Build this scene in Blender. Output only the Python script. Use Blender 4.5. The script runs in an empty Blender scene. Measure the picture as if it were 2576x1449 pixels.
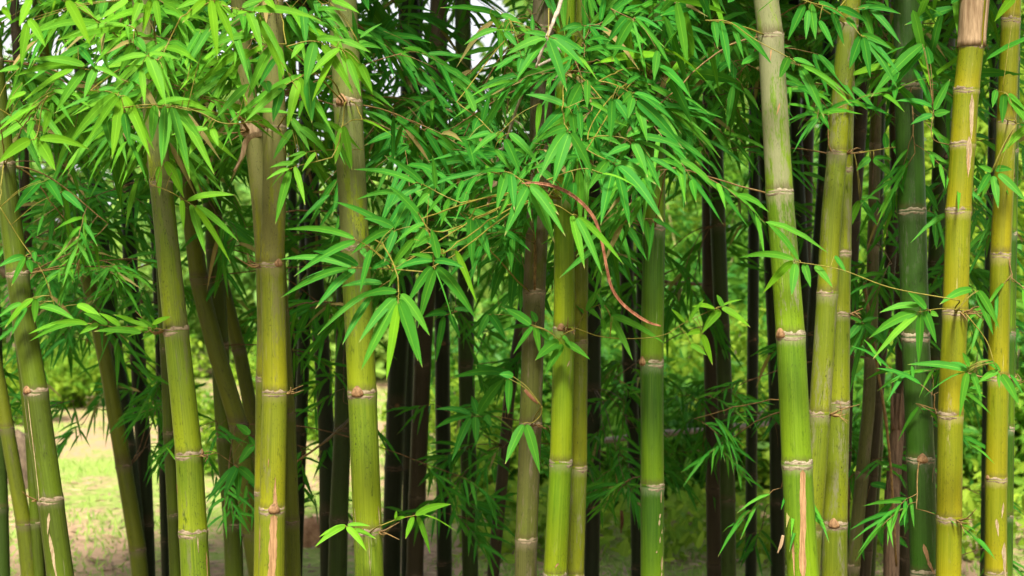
import bpy, math, random
import numpy as np
from mathutils import Vector
R = math.radians
random.seed(7); rng = np.random.default_rng(11)
sc = bpy.context.scene
# ------------------------------------------------------------------ camera, world, sun, exposure
EYE = 1.6; FPX = 3578.0                      # eye height; focal length in pixels of a 2576 px wide frame
cam = bpy.data.cameras.new("camera"); cam_o = bpy.data.objects.new("camera", cam)
sc.collection.objects.link(cam_o); sc.camera = cam_o
cam_o.location = (0, 0, EYE); cam_o.rotation_euler = (R(90), 0, 0)
cam.lens = 50; cam.sensor_width = 36; cam.clip_start = 0.05; cam.clip_end = 500
cam.dof.use_dof = True; cam.dof.focus_distance = 3.65; cam.dof.aperture_fstop = 4.5
SUN_EL, SUN_AZ = R(54), R(184)               # azimuth clockwise from +Y: behind the camera, a little to its left
w = bpy.data.worlds.new("World"); sc.world = w; w.use_nodes = True
nt = w.node_tree; bg = nt.nodes["Background"]
sky = nt.nodes.new("ShaderNodeTexSky"); sky.sky_type = 'NISHITA'; sky.sun_disc = False
sky.sun_elevation = SUN_EL; sky.sun_rotation = SUN_AZ
sky.air_density = 1.0; sky.dust_density = 6.0; sky.ozone_density = 0.5
# a bank of white cloud low in the north, in front of the camera; clear sky elsewhere
wtc = nt.nodes.new("ShaderNodeTexCoord"); wsep = nt.nodes.new("ShaderNodeSeparateXYZ"); nt.links.new(wtc.outputs["Generated"], wsep.inputs[0])
wmr = nt.nodes.new("ShaderNodeMapRange"); wmr.interpolation_type = 'SMOOTHSTEP'; wmr.inputs[1].default_value = .25; wmr.inputs[2].default_value = .75
nt.links.new(wsep.outputs[1], wmr.inputs[0])
wno = nt.nodes.new("ShaderNodeTexNoise"); wno.inputs["Scale"].default_value = 3.0; wno.inputs["Detail"].default_value = 6; nt.links.new(wtc.outputs["Generated"], wno.inputs["Vector"])
wm2 = nt.nodes.new("ShaderNodeMapRange"); wm2.inputs[1].default_value = .25; wm2.inputs[2].default_value = .55; wm2.inputs[3].default_value = .55; nt.links.new(wno.outputs[0], wm2.inputs[0])
wmu = nt.nodes.new("ShaderNodeMath"); wmu.operation = 'MULTIPLY'; nt.links.new(wmr.outputs[0], wmu.inputs[0]); nt.links.new(wm2.outputs[0], wmu.inputs[1])
wmx = nt.nodes.new("ShaderNodeMix"); wmx.data_type = 'RGBA'; nt.links.new(wmu.outputs[0], wmx.inputs[0]); nt.links.new(sky.outputs[0], wmx.inputs[6]); wmx.inputs[7].default_value = (6.6, 6.7, 6.8, 1)
nt.links.new(wmx.outputs[2], bg.inputs[0]); bg.inputs[1].default_value = 0.062
sl = bpy.data.lights.new("sun", 'SUN'); sl.energy = 4.0; sl.angle = R(10); sl.color = (1, .95, .84)
so = bpy.data.objects.new("sun", sl); sc.collection.objects.link(so)
sdir = Vector((math.sin(SUN_AZ)*math.cos(SUN_EL), math.cos(SUN_AZ)*math.cos(SUN_EL), math.sin(SUN_EL)))
so.rotation_euler = sdir.to_track_quat('Z', 'Y').to_euler()
sc.view_settings.view_transform = 'Standard'; sc.view_settings.look = 'None'
sc.view_settings.exposure = 1.66; sc.view_settings.gamma = 1.0
sc.render.engine = 'CYCLES'
sc.cycles.max_bounces = 7; sc.cycles.diffuse_bounces = 3; sc.cycles.transmission_bounces = 5; sc.cycles.transparent_max_bounces = 6
sc.cycles.use_adaptive_sampling = True; sc.cycles.adaptive_threshold = 0.02
sc.cycles.sample_clamp_indirect = 6

# ------------------------------------------------------------------ helpers
def P(x, y, d):
    """point seen at view pixel (x, y) (2576 px wide frame) at distance d"""
    return np.array(((x-1288)/FPX*d, d, EYE-(y-724.5)/FPX*d))

def mesh_obj(name, verts, faces, mat, parent=None, base=(0, 0, 0), smooth=True, attrs=None, uvs=None):
    me = bpy.data.meshes.new(name)
    v = np.asarray(verts, dtype=np.float32)-np.asarray(base, dtype=np.float32)
    if isinstance(faces, np.ndarray):
        nf, k = faces.shape
        me.vertices.add(len(v)); me.vertices.foreach_set("co", v.ravel())
        me.loops.add(nf*k); me.loops.foreach_set("vertex_index", faces.astype(np.int32).ravel())
        me.polygons.add(nf); me.polygons.foreach_set("loop_start", np.arange(0, nf*k, k, dtype=np.int32))
        me.update(calc_edges=True); me.validate()
    else:
        me.from_pydata([tuple(map(float, p)) for p in v], [], faces)
    me.polygons.foreach_set("use_smooth", [smooth]*len(me.polygons))
    for an, av in (attrs or {}).items():
        a = me.attributes.new(an, 'FLOAT', 'POINT'); a.data.foreach_set("value", np.asarray(av, dtype=np.float32))
    if uvs:
        li = np.zeros(len(me.loops), dtype=np.int32); me.loops.foreach_get("vertex_index", li)
        for un, uv in uvs.items():
            l = me.uv_layers.new(name=un); l.data.foreach_set("uv", np.asarray(uv, dtype=np.float32)[li].ravel())
    me.materials.append(mat); me.update()
    o = bpy.data.objects.new(name, me); sc.collection.objects.link(o)
    if parent is not None: o.parent = parent
    return o

def empty(name, loc, label, cat, group=None):
    o = bpy.data.objects.new(name, None); sc.collection.objects.link(o); o.location = loc; o.empty_display_size = .1
    o["label"] = label; o["category"] = cat
    if group: o["group"] = group
    return o

def tag(o, label, cat, group=None):
    o["label"] = label; o["category"] = cat
    if group: o["group"] = group

def norm(a):
    a = np.asarray(a, dtype=float); return a/(np.linalg.norm(a, axis=-1, keepdims=True)+1e-9)

def tube(path, radii, n=6, cap=True):
    path = np.asarray(path, dtype=float); m = len(path)
    tan = norm(np.gradient(path, axis=0)); ref = np.array((.31, .17, .93)) if abs(tan[0][2]) < .9 else np.array((1., .1, 0))
    V = []; F = []
    a = norm(np.cross(tan[0], ref))
    for i in range(m):
        a = norm(a-tan[i]*np.dot(a, tan[i])); b = np.cross(tan[i], a)
        for j in range(n):
            t = 2*math.pi*j/n
            V.append(path[i]+radii[i]*(math.cos(t)*a+math.sin(t)*b))
    for i in range(m-1):
        for j in range(n):
            k = (j+1) % n
            F.append((i*n+j, i*n+k, (i+1)*n+k, (i+1)*n+j))
    if cap:
        F.append(tuple(range(n-1, -1, -1))); F.append(tuple((m-1)*n+j for j in range(n)))
    return np.array(V), F

class Acc:
    """collects the tubes that make one branch mesh"""
    def __init__(s): s.v = []; s.f = []; s.n = 0
    def add(s, vf):
        v, f = vf; s.v.append(v); s.f += [tuple(i+s.n for i in q) for q in f]; s.n += len(v)
    def build(s, name, mat, parent=None, base=(0, 0, 0)):
        return mesh_obj(name, np.concatenate(s.v), s.f, mat, parent, base)

def smooth_path(pts, n):
    """Catmull-Rom through pts, n samples"""
    p = np.asarray(pts, dtype=float)
    if len(p) < 3:
        t = np.linspace(0, 1, n)[:, None]; return p[0]*(1-t)+p[-1]*t
    q = np.vstack([2*p[0]-p[1], p, 2*p[-1]-p[-2]]); out = []
    for u in np.linspace(0, len(p)-1-1e-6, n):
        i = int(u); t = u-i; a, b, c, d = q[i:i+4]
        out.append(.5*((2*b)+(-a+c)*t+(2*a-5*b+4*c-d)*t*t+(-a+3*b-3*c+d)*t**3))
    return np.array(out)

# leaf blades: base, tip, width, arch height, facing; every leaf is a folded, tapering, arching blade
TS_HI = np.array((0, .03, .09, .19, .33, .5, .67, .83, .94, 1.0)); TS_LO = np.array((0, .08, .3, .62, 1.0))
def leaves_geo(B, T, W, bow, facing, fold, ts, twist):
    B, T, W, bow, facing, fold, twist = map(lambda a: np.asarray(a, dtype=float), (B, T, W, bow, facing, fold, twist))
    n = len(B); m = len(ts)
    L = np.linalg.norm(T-B, axis=1)
    t = ts[None, :, None]
    up = np.array((0, 0, 1.0))
    C = B[:, None]+(T-B)[:, None]*t+up*(bow*L)[:, None, None]*4*t*(1-t)*(1-.35*t)
    tan = norm(np.gradient(C, axis=1))
    N = facing[:, None, :]*np.ones((1, m, 1))
    side = norm(np.cross(tan, N)); nor = np.cross(side, tan)
    ang = (twist[:, None]*(ts[None]-.35))[..., None]
    side2 = side*np.cos(ang)+nor*np.sin(ang); nor2 = nor*np.cos(ang)-side*np.sin(ang)
    prof = (ts**.45)*(1-ts)**.95; prof = prof/prof.max(); prof[0] = .06; prof[-1] = .0
    hw = (W/2)[:, None]*prof[None]
    wav = 1+.07*np.sin(ts[None]*17+rng.random(n)[:, None]*6)
    l = C+side2*(hw*wav)[..., None]; r = C-side2*hw[..., None]
    mid = C-nor2*(hw*fold[:, None])[..., None]
    V = np.stack([l, mid, r], axis=2).reshape(-1, 3)
    base = (np.arange(n)*m*3)[:, None, None]
    i = np.arange(m-1)[None, :, None]*3
    q1 = base+i+np.array((0, 1, 4, 3))[None, None]; q2 = base+i+np.array((1, 2, 5, 4))[None, None]
    F = np.concatenate([q1.reshape(-1, 4), q2.reshape(-1, 4)])
    U = np.tile(np.array((0, .5, 1.0)), n*m); VV = np.tile(np.repeat(ts, 3), n)
    return V, F, np.stack([U, VV], 1)

def foliage(name, LV, mat, parent, base, hi=True):
    """LV: list of (base, tip, width, bow, facing, fold, twist, tint)"""
    B, T, W, bo, fa, fo, tw, ti = zip(*LV)
    ts = TS_HI if hi else TS_LO
    V, F, uv = leaves_geo(B, T, W, bo, fa, fo, ts, tw)
    return mesh_obj(name, V, F, mat, parent, base, attrs={"tint": np.repeat(np.array(ti), len(ts)*3)}, uvs={"UVMap": uv})

# ------------------------------------------------------------------ materials
class NT:
    def __init__(s, name):
        s.m = bpy.data.materials.new(name); s.m.use_nodes = True; s.t = s.m.node_tree
        s.bsdf = s.t.nodes["Principled BSDF"]; s.out = s.t.nodes["Material Output"]
    def n(s, typ, **kw):
        o = s.t.nodes.new("ShaderNode"+typ)
        for k, v in kw.items(): setattr(o, k, v)
        return o
    def put(s, sock, v):
        if isinstance(v, bpy.types.NodeSocket): s.t.links.new(v, sock)
        elif isinstance(v, (tuple, list)) and len(v) == 3 and sock.type == 'RGBA': sock.default_value = (*v, 1)
        else: sock.default_value = v
    def math(s, op, a, b=0.0, clamp=False):
        o = s.n("Math", operation=op, use_clamp=clamp); s.put(o.inputs[0], a); s.put(o.inputs[1], b); return o.outputs[0]
    def mix(s, f, a, b, blend='MIX'):
        o = s.n("Mix", data_type='RGBA', blend_type=blend); s.put(o.inputs[0], f); s.put(o.inputs[6], a); s.put(o.inputs[7], b); return o.outputs[2]
    def ramp(s, v, lo, hi, a=0.0, b=1.0):
        o = s.n("MapRange", interpolation_type='SMOOTHSTEP'); s.put(o.inputs[0], v); o.inputs[1].default_value = lo; o.inputs[2].default_value = hi
        o.inputs[3].default_value = a; o.inputs[4].default_value = b; return o.outputs[0]
    def vmul(s, v, xyz):
        o = s.n("VectorMath", operation='MULTIPLY'); s.put(o.inputs[0], v); o.inputs[1].default_value = xyz; return o.outputs[0]
    def vadd(s, v, u):
        o = s.n("VectorMath", operation='ADD'); s.put(o.inputs[0], v); s.put(o.inputs[1], u); return o.outputs[0]
    def noise(s, v, scale, detail=4, rough=.55, wofs=None):
        o = s.n("TexNoise"); 
        if wofs is not None: o.noise_dimensions = '4D'; s.put(o.inputs["W"], wofs)
        s.put(o.inputs["Vector"], v); o.inputs["Scale"].default_value = scale; o.inputs["Detail"].default_value = detail; o.inputs["Roughness"].default_value = rough
        return o.outputs[0]
    def bump(s, h, strength, dist):
        o = s.n("Bump"); o.inputs["Strength"].default_value = strength; o.inputs["Distance"].default_value = dist
        s.put(o.inputs["Height"], h); s.put(s.bsdf.inputs["Normal"], o.outputs[0])
    def uv(s, name):
        return s.n("UVMap", uv_map=name).outputs[0]

def culm_mat(name, low, high, grey=.3, greycol=(.2, .19, .13), dark=.36, wax=.5, rough=.46, mott=.6, top_grey=0.0):
    """low/high: colour at the foot and the head of each internode; grey: share of the surface under lichen film"""
    k = NT(name); uv = k.uv("UVMap"); it = k.n("SeparateXYZ"); k.put(it.inputs[0], k.uv("Inter")); inter = it.outputs[0]; zz = it.outputs[1]
    rnd = k.math('MULTIPLY', k.n("ObjectInfo").outputs["Random"], 37.0)
    c = k.mix(k.ramp(inter, .0, .75), low, high)
    big = k.noise(k.vmul(uv, (14, 3.2, 1)), 1, 3, .5, rnd)
    c = k.mix(k.ramp(big, .3, .7, 0, mott), c, tuple(x*.62 for x in high))
    # long faint streaks along the fibres
    st = k.noise(k.vmul(uv, (420, 5, 1)), 1, 3, .6, rnd)
    c = k.mix(k.ramp(st, .35, .75, 0, .28), c, tuple(min(1, x*1.5+.012) for x in low))
    # lichen / old wax film, broken up by fine grain
    g1 = k.noise(k.vmul(uv, (26, 5, 1)), 1, 5, .6, k.math('ADD', rnd, 3.0))
    g2 = k.noise(k.vmul(uv, (240, 60, 1)), 1, 4, .7, rnd)
    gg = k.math('ADD', g1, k.math('MULTIPLY', k.math('SUBTRACT', g2, .5), .55))
    if top_grey: gg = k.math('ADD', gg, k.ramp(zz, 1.2, 2.2, -.06, top_grey))
    th = .78-.5*grey
    gf = k.ramp(gg, th, th+.13, 0, .8)
    c = k.mix(gf, c, k.mix(g2, tuple(x*.75 for x in greycol), tuple(min(1, x*1.2) for x in greycol)))
    # dark mould specks
    sp = k.noise(k.vmul(uv, (330, 150, 1)), 1, 3, .6, k.math('ADD', rnd, 9.0)); sm = k.noise(k.vmul(uv, (22, 6, 1)), 1, 3, .6, k.math('ADD', rnd, 15.0))
    c = k.mix(k.math('MULTIPLY', k.ramp(sp, .56, .66), k.ramp(sm, .42, .66, 0, dark*1.8)), c, (.018, .018, .010))
    # short pale scratches along the fibres, brown stain over each joint
    sc_ = k.noise(k.vmul(uv, (150, 9, 1)), 1, 2, .5, k.math('ADD', rnd, 21.0)); c = k.mix(k.ramp(sc_, .70, .74, 0, .5), c, tuple(min(1, x*1.5+.03) for x in greycol))
    bl = k.noise(k.vmul(uv, (60, 22, 1)), 1, 4, .65, k.math('ADD', rnd, 27.0)); c = k.mix(k.ramp(bl, .58, .72, 0, dark*1.6), c, tuple(x*.42 for x in high))
    s0 = k.math('ADD', inter, k.math('MULTIPLY', k.math('SUBTRACT', g2, .5), .10)); c = k.mix(k.ramp(s0, .09, .02, 0, .65), c, (.055, .04, .016))
    # pale bloom in a ragged band under each node
    we = k.math('ADD', inter, k.math('MULTIPLY', k.math('SUBTRACT', g2, .5), .13))
    c = k.mix(k.ramp(we, .90, .985, 0, wax), c, tuple(min(1, x*1.35) for x in greycol))
    k.put(k.bsdf.inputs["Base Color"], c)
    k.put(k.bsdf.inputs["Roughness"], k.math('ADD', k.math('MULTIPLY', gf, .3), rough)); k.bsdf.inputs["Specular IOR Level"].default_value = .22
    k.bump(k.math('ADD', st, k.math('MULTIPLY', g2, .8)), .35, .002)
    return k.m

CM = {
 'lime':   culm_mat("culm_lime", (0.170, 0.220, 0.0024), (0.077, 0.160, 0.0032), 0.32, (.13, .14, .06), .4),
 'limeg':  culm_mat("culm_lime_lichened", (0.162, 0.205, 0.0032), (0.072, 0.120, 0.0048), 0.50, (.088, .097, .032), .6, .5, top_grey=.24),
 'oliveg': culm_mat("culm_olive_lichened", (0.186, 0.192, 0.0032), (0.098, 0.127, 0.0056), 0.54, (.110, .106, .036), .6, .5, top_grey=.22),
 'pale':   culm_mat("culm_pale_film", (0.123, 0.206, 0.0024), (0.060, 0.127, 0.0040), 0.36, (.165, .160, .088), .35, .5, top_grey=.24),
 'yellow': culm_mat("culm_yellow", (0.186, 0.170, 0.0016), (0.113, 0.140, 0.0024), 0.32, (.19, .165, .065), .4),
 'ygreen': culm_mat("culm_yellow_green", (0.139, 0.160, 0.0032), (0.078, 0.111, 0.0048), 0.48, (.13, .125, .065), .6, .5),
 'green':  culm_mat("culm_fresh_green", (0.082, 0.152, 0.0016), (0.016, 0.061, 0.0024), 0.22, (.10, .13, .065), .3),
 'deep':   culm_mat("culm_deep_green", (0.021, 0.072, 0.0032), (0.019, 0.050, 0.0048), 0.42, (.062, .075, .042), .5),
 'leftg':  culm_mat("culm_olive_green", (0.061, 0.097, 0.0024), (0.037, 0.055, 0.0032), 0.32, (.07, .068, .034), .4),
 'olive':  culm_mat("culm_olive_brown", (0.085, 0.100, 0.0032), (0.061, 0.080, 0.0048), 0.36, (.066, .056, .03), .5),
 'darkg':  culm_mat("culm_shaded_green", (0.026, 0.053, 0.0040), (0.019, 0.038, 0.0040), .22, (.06, .056, .034), .5, .35),  # green darkened for the clump shade the rear culms stand in
 'dark':   culm_mat("culm_old_shaded_dark", (0.011, 0.024, 0.0040), (0.011, 0.017, 0.0040), .24, (.036, .034, .020), .5, .3),  # rear culms: base colour darkened for clump shade as well as age
 'dbrown': culm_mat("culm_old_shaded_brown", (0.037, 0.029, 0.0110), (0.031, 0.024, 0.0100), .34, (.064, .047, .03), .5, .3),  # brown deepened by clump shade as well as age
 'brown':  culm_mat("culm_grey_brown", (0.070, 0.085, 0.0100), (0.060, 0.062, 0.0160), .60, (.112, .092, .056), .6, .6, top_grey=.08),
}
def simple_mat(name, a, b, scale=(30, 30, 30), rough=.75, bump=.3, dist=.003, detail=5, spec=.25, lo=.3, hi=.7):
    k = NT(name); co = k.n("TexCoord").outputs["Object"]
    n1 = k.noise(k.vmul(co, scale), 1, detail, .65); n2 = k.noise(k.vmul(co, tuple(5*s for s in scale)), 1, 3, .6)
    f = k.math('ADD', n1, k.math('MULTIPLY', k.math('SUBTRACT', n2, .5), .4))
    k.put(k.bsdf.inputs["Base Color"], k.mix(k.ramp(f, lo, hi), a, b)); k.bsdf.inputs["Roughness"].default_value = rough
    k.bsdf.inputs["Specular IOR Level"].default_value = spec; k.bump(f, bump, dist); return k.m
M_NODE = simple_mat("node_scar_bark", (.075, .052, .028), (.27, .215, .135), (55, 55, 160), .85)
M_NODEP = simple_mat("pale_node_bark", (.085, .062, .033), (.29, .255, .165), (50, 50, 190), .85)
M_NODED = simple_mat("old_shaded_node_bark", (.03, .021, .012), (.135, .10, .062), (55, 55, 160), .85)  # darker bark for rear nodes, clump shade included in the colour
M_BUD = simple_mat("bud_husk", (.09, .045, .018), (.25, .145, .065), (120, 120, 60), .75)
M_TWIG = simple_mat("tan_twig", (.075, .045, .014), (.20, .125, .040), (60, 60, 60), .6)
M_TWIGG = simple_mat("green_twig", (.11, .10, .012), (.19, .165, .024), (60, 60, 60), .55)
M_TWIGD = simple_mat("old_twig", (.05, .03, .012), (.16, .09, .035), (60, 60, 60), .7)
M_STICK = simple_mat("grey_dry_stick", (.17, .14, .10), (.36, .31, .24), (90, 90, 40), .8)
M_SHEATH = simple_mat("dry_sheath", (.15, .095, .048), (.33, .235, .135), (95, 95, 7), .8, .5)
M_SCAR = simple_mat("peeled_scar", (.16, .085, .034), (.33, .20, .095), (260, 260, 14), .8, .5)
M_SCARP = simple_mat("pale_scar", (.17, .12, .06), (.33, .26, .155), (150, 150, 30), .8, .4)
M_DRYLEAF = simple_mat("rust_dry_leaf", (.10, .033, .013), (.28, .125, .065), (90, 90, 30), .6, .4)
M_CANE = simple_mat("straw_cane", (.13, .12, .03), (.36, .31, .13), (20, 20, 6), .6)
M_BARK = simple_mat("shrub_bark", (.045, .03, .02), (.13, .095, .06), (30, 30, 12), .9)
M_EARTH = simple_mat("clay_brown", (.16, .085, .04), (.32, .19, .10), (14, 14, 14), .95, .8, .02)

def leaf_mat(name, cold, warm, tcol_k=1.25, trans=.32, rough=.5, spec=.22):
    k = NT(name); a = k.n("Attribute", attribute_name="tint").outputs["Fac"]
    uvs = k.n("SeparateXYZ"); k.put(uvs.inputs[0], k.uv("UVMap"))
    c = k.mix(k.ramp(a, 0, 1), cold, warm)
    c = k.mix(k.ramp(a, 1.05, 1.4), c, (.27, .19, .075))
    co = k.n("TexCoord").outputs["Object"]
    c = k.mix(k.ramp(k.noise(co, 9, 2), .3, .7, 0, .3), c, tuple(x*.6 for x in cold))
    vein = k.ramp(k.math('ABSOLUTE', k.math('SUBTRACT', uvs.outputs[0], .5)), .0, .055, 1, 0)
    c = k.mix(k.math('MULTIPLY', vein, .35), c, tuple(min(1, x*1.9+.02) for x in warm))
    fib = k.math('SINE', k.math('MULTIPLY', uvs.outputs[0], 75.0))
    c = k.mix(k.ramp(fib, -1, 1, 0, .12), c, tuple(x*.55 for x in cold))
    # scorched, yellowing tips on some blades
    tipn = k.math('ADD', uvs.outputs[1], k.math('MULTIPLY', k.math('SUBTRACT', k.noise(co, 5, 2), .5), .35))
    c = k.mix(k.ramp(tipn, .93, 1.03, 0, .8), c, (.33, .27, .10))
    k.put(k.bsdf.inputs["Base Color"], c); k.bsdf.inputs["Roughness"].default_value = rough; k.bsdf.inputs["Specular IOR Level"].default_value = spec
    tr = k.n("BsdfTranslucent"); k.put(tr.inputs[0], k.mix(.5, c, tuple(min(1, x*tcol_k) for x in warm)))
    mx = k.n("MixShader"); mx.inputs[0].default_value = trans
    k.t.links.new(k.bsdf.outputs[0], mx.inputs[1]); k.t.links.new(tr.outputs[0], mx.inputs[2]); k.t.links.new(mx.outputs[0], k.out.inputs[0])
    return k.m
M_LEAF = leaf_mat("bamboo_leaf", (.021, .166, .016), (.140, .335, .010), spec=.08, rough=.58)
M_LEAFB = leaf_mat("shrub_leaf", (.075, .21, .018), (.32, .45, .04), trans=.5, spec=.1)
M_LEAFF = leaf_mat("far_leaf", (.09, .23, .04), (.30, .44, .08), trans=.4, spec=.1)

# ------------------------------------------------------------------ the setting: ground
def ground():
    k = NT("lawn_and_soil"); co = k.n("TexCoord").outputs["Object"]
    n1 = k.noise(k.vmul(co, (.55, .42, 1)), 1, 6, .66); n2 = k.noise(co, 14, 5, .7); n3 = k.noise(k.vmul(co, (.35, .22, 1)), 1, 4, .55)
    grass = k.mix(n2, (.11, .18, .025), (.26, .32, .085))
    soil = k.mix(n2, (.20, .12, .068), (.38, .275, .175))
    f = k.math('ADD', n1, k.math('MULTIPLY', k.math('SUBTRACT', n2, .5), .5))
    c = k.mix(k.ramp(f, .46, .56), grass, soil)
    sep = k.n("SeparateXYZ"); k.put(sep.inputs[0], co)
    # fallen leaf litter round the foot of the clump
    lit = k.ramp(k.math('ADD', sep.outputs[1], k.math('MULTIPLY', k.math('SUBTRACT', n3, .5), 3.0)), 6.8, 8.4, 1, 0)
    c = k.mix(k.math('MULTIPLY', lit, .8), c, k.mix(n2, (.07, .045, .025), (.26, .18, .10)))
    k.put(k.bsdf.inputs["Base Color"], c); k.bsdf.inputs["Roughness"].default_value = .95; k.bsdf.inputs["Specular IOR Level"].default_value = .1
    k.bump(n2, .6, .05)
    n = 90; xs = np.linspace(-1, 1, n); xs = np.sign(xs)*np.abs(xs)**2.2*150
    ys = np.linspace(-1, 1, n); ys = np.sign(ys)*np.abs(ys)**2.2*150+10
    X, Y = np.meshgrid(xs, ys); Z = .03*np.sin(X*.9+1)*np.sin(Y*.7)*np.clip((Y-7)/6, 0, 1)
    V = np.stack([X, Y, Z], -1).reshape(-1, 3); i = np.arange(n-1)
    a = (i[:, None]*n+i[None]).ravel(); F = np.stack([a, a+1, a+n+1, a+n], 1)
    o = mesh_obj("ground", V, F, k.m); o["kind"] = "structure"
ground()

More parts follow.
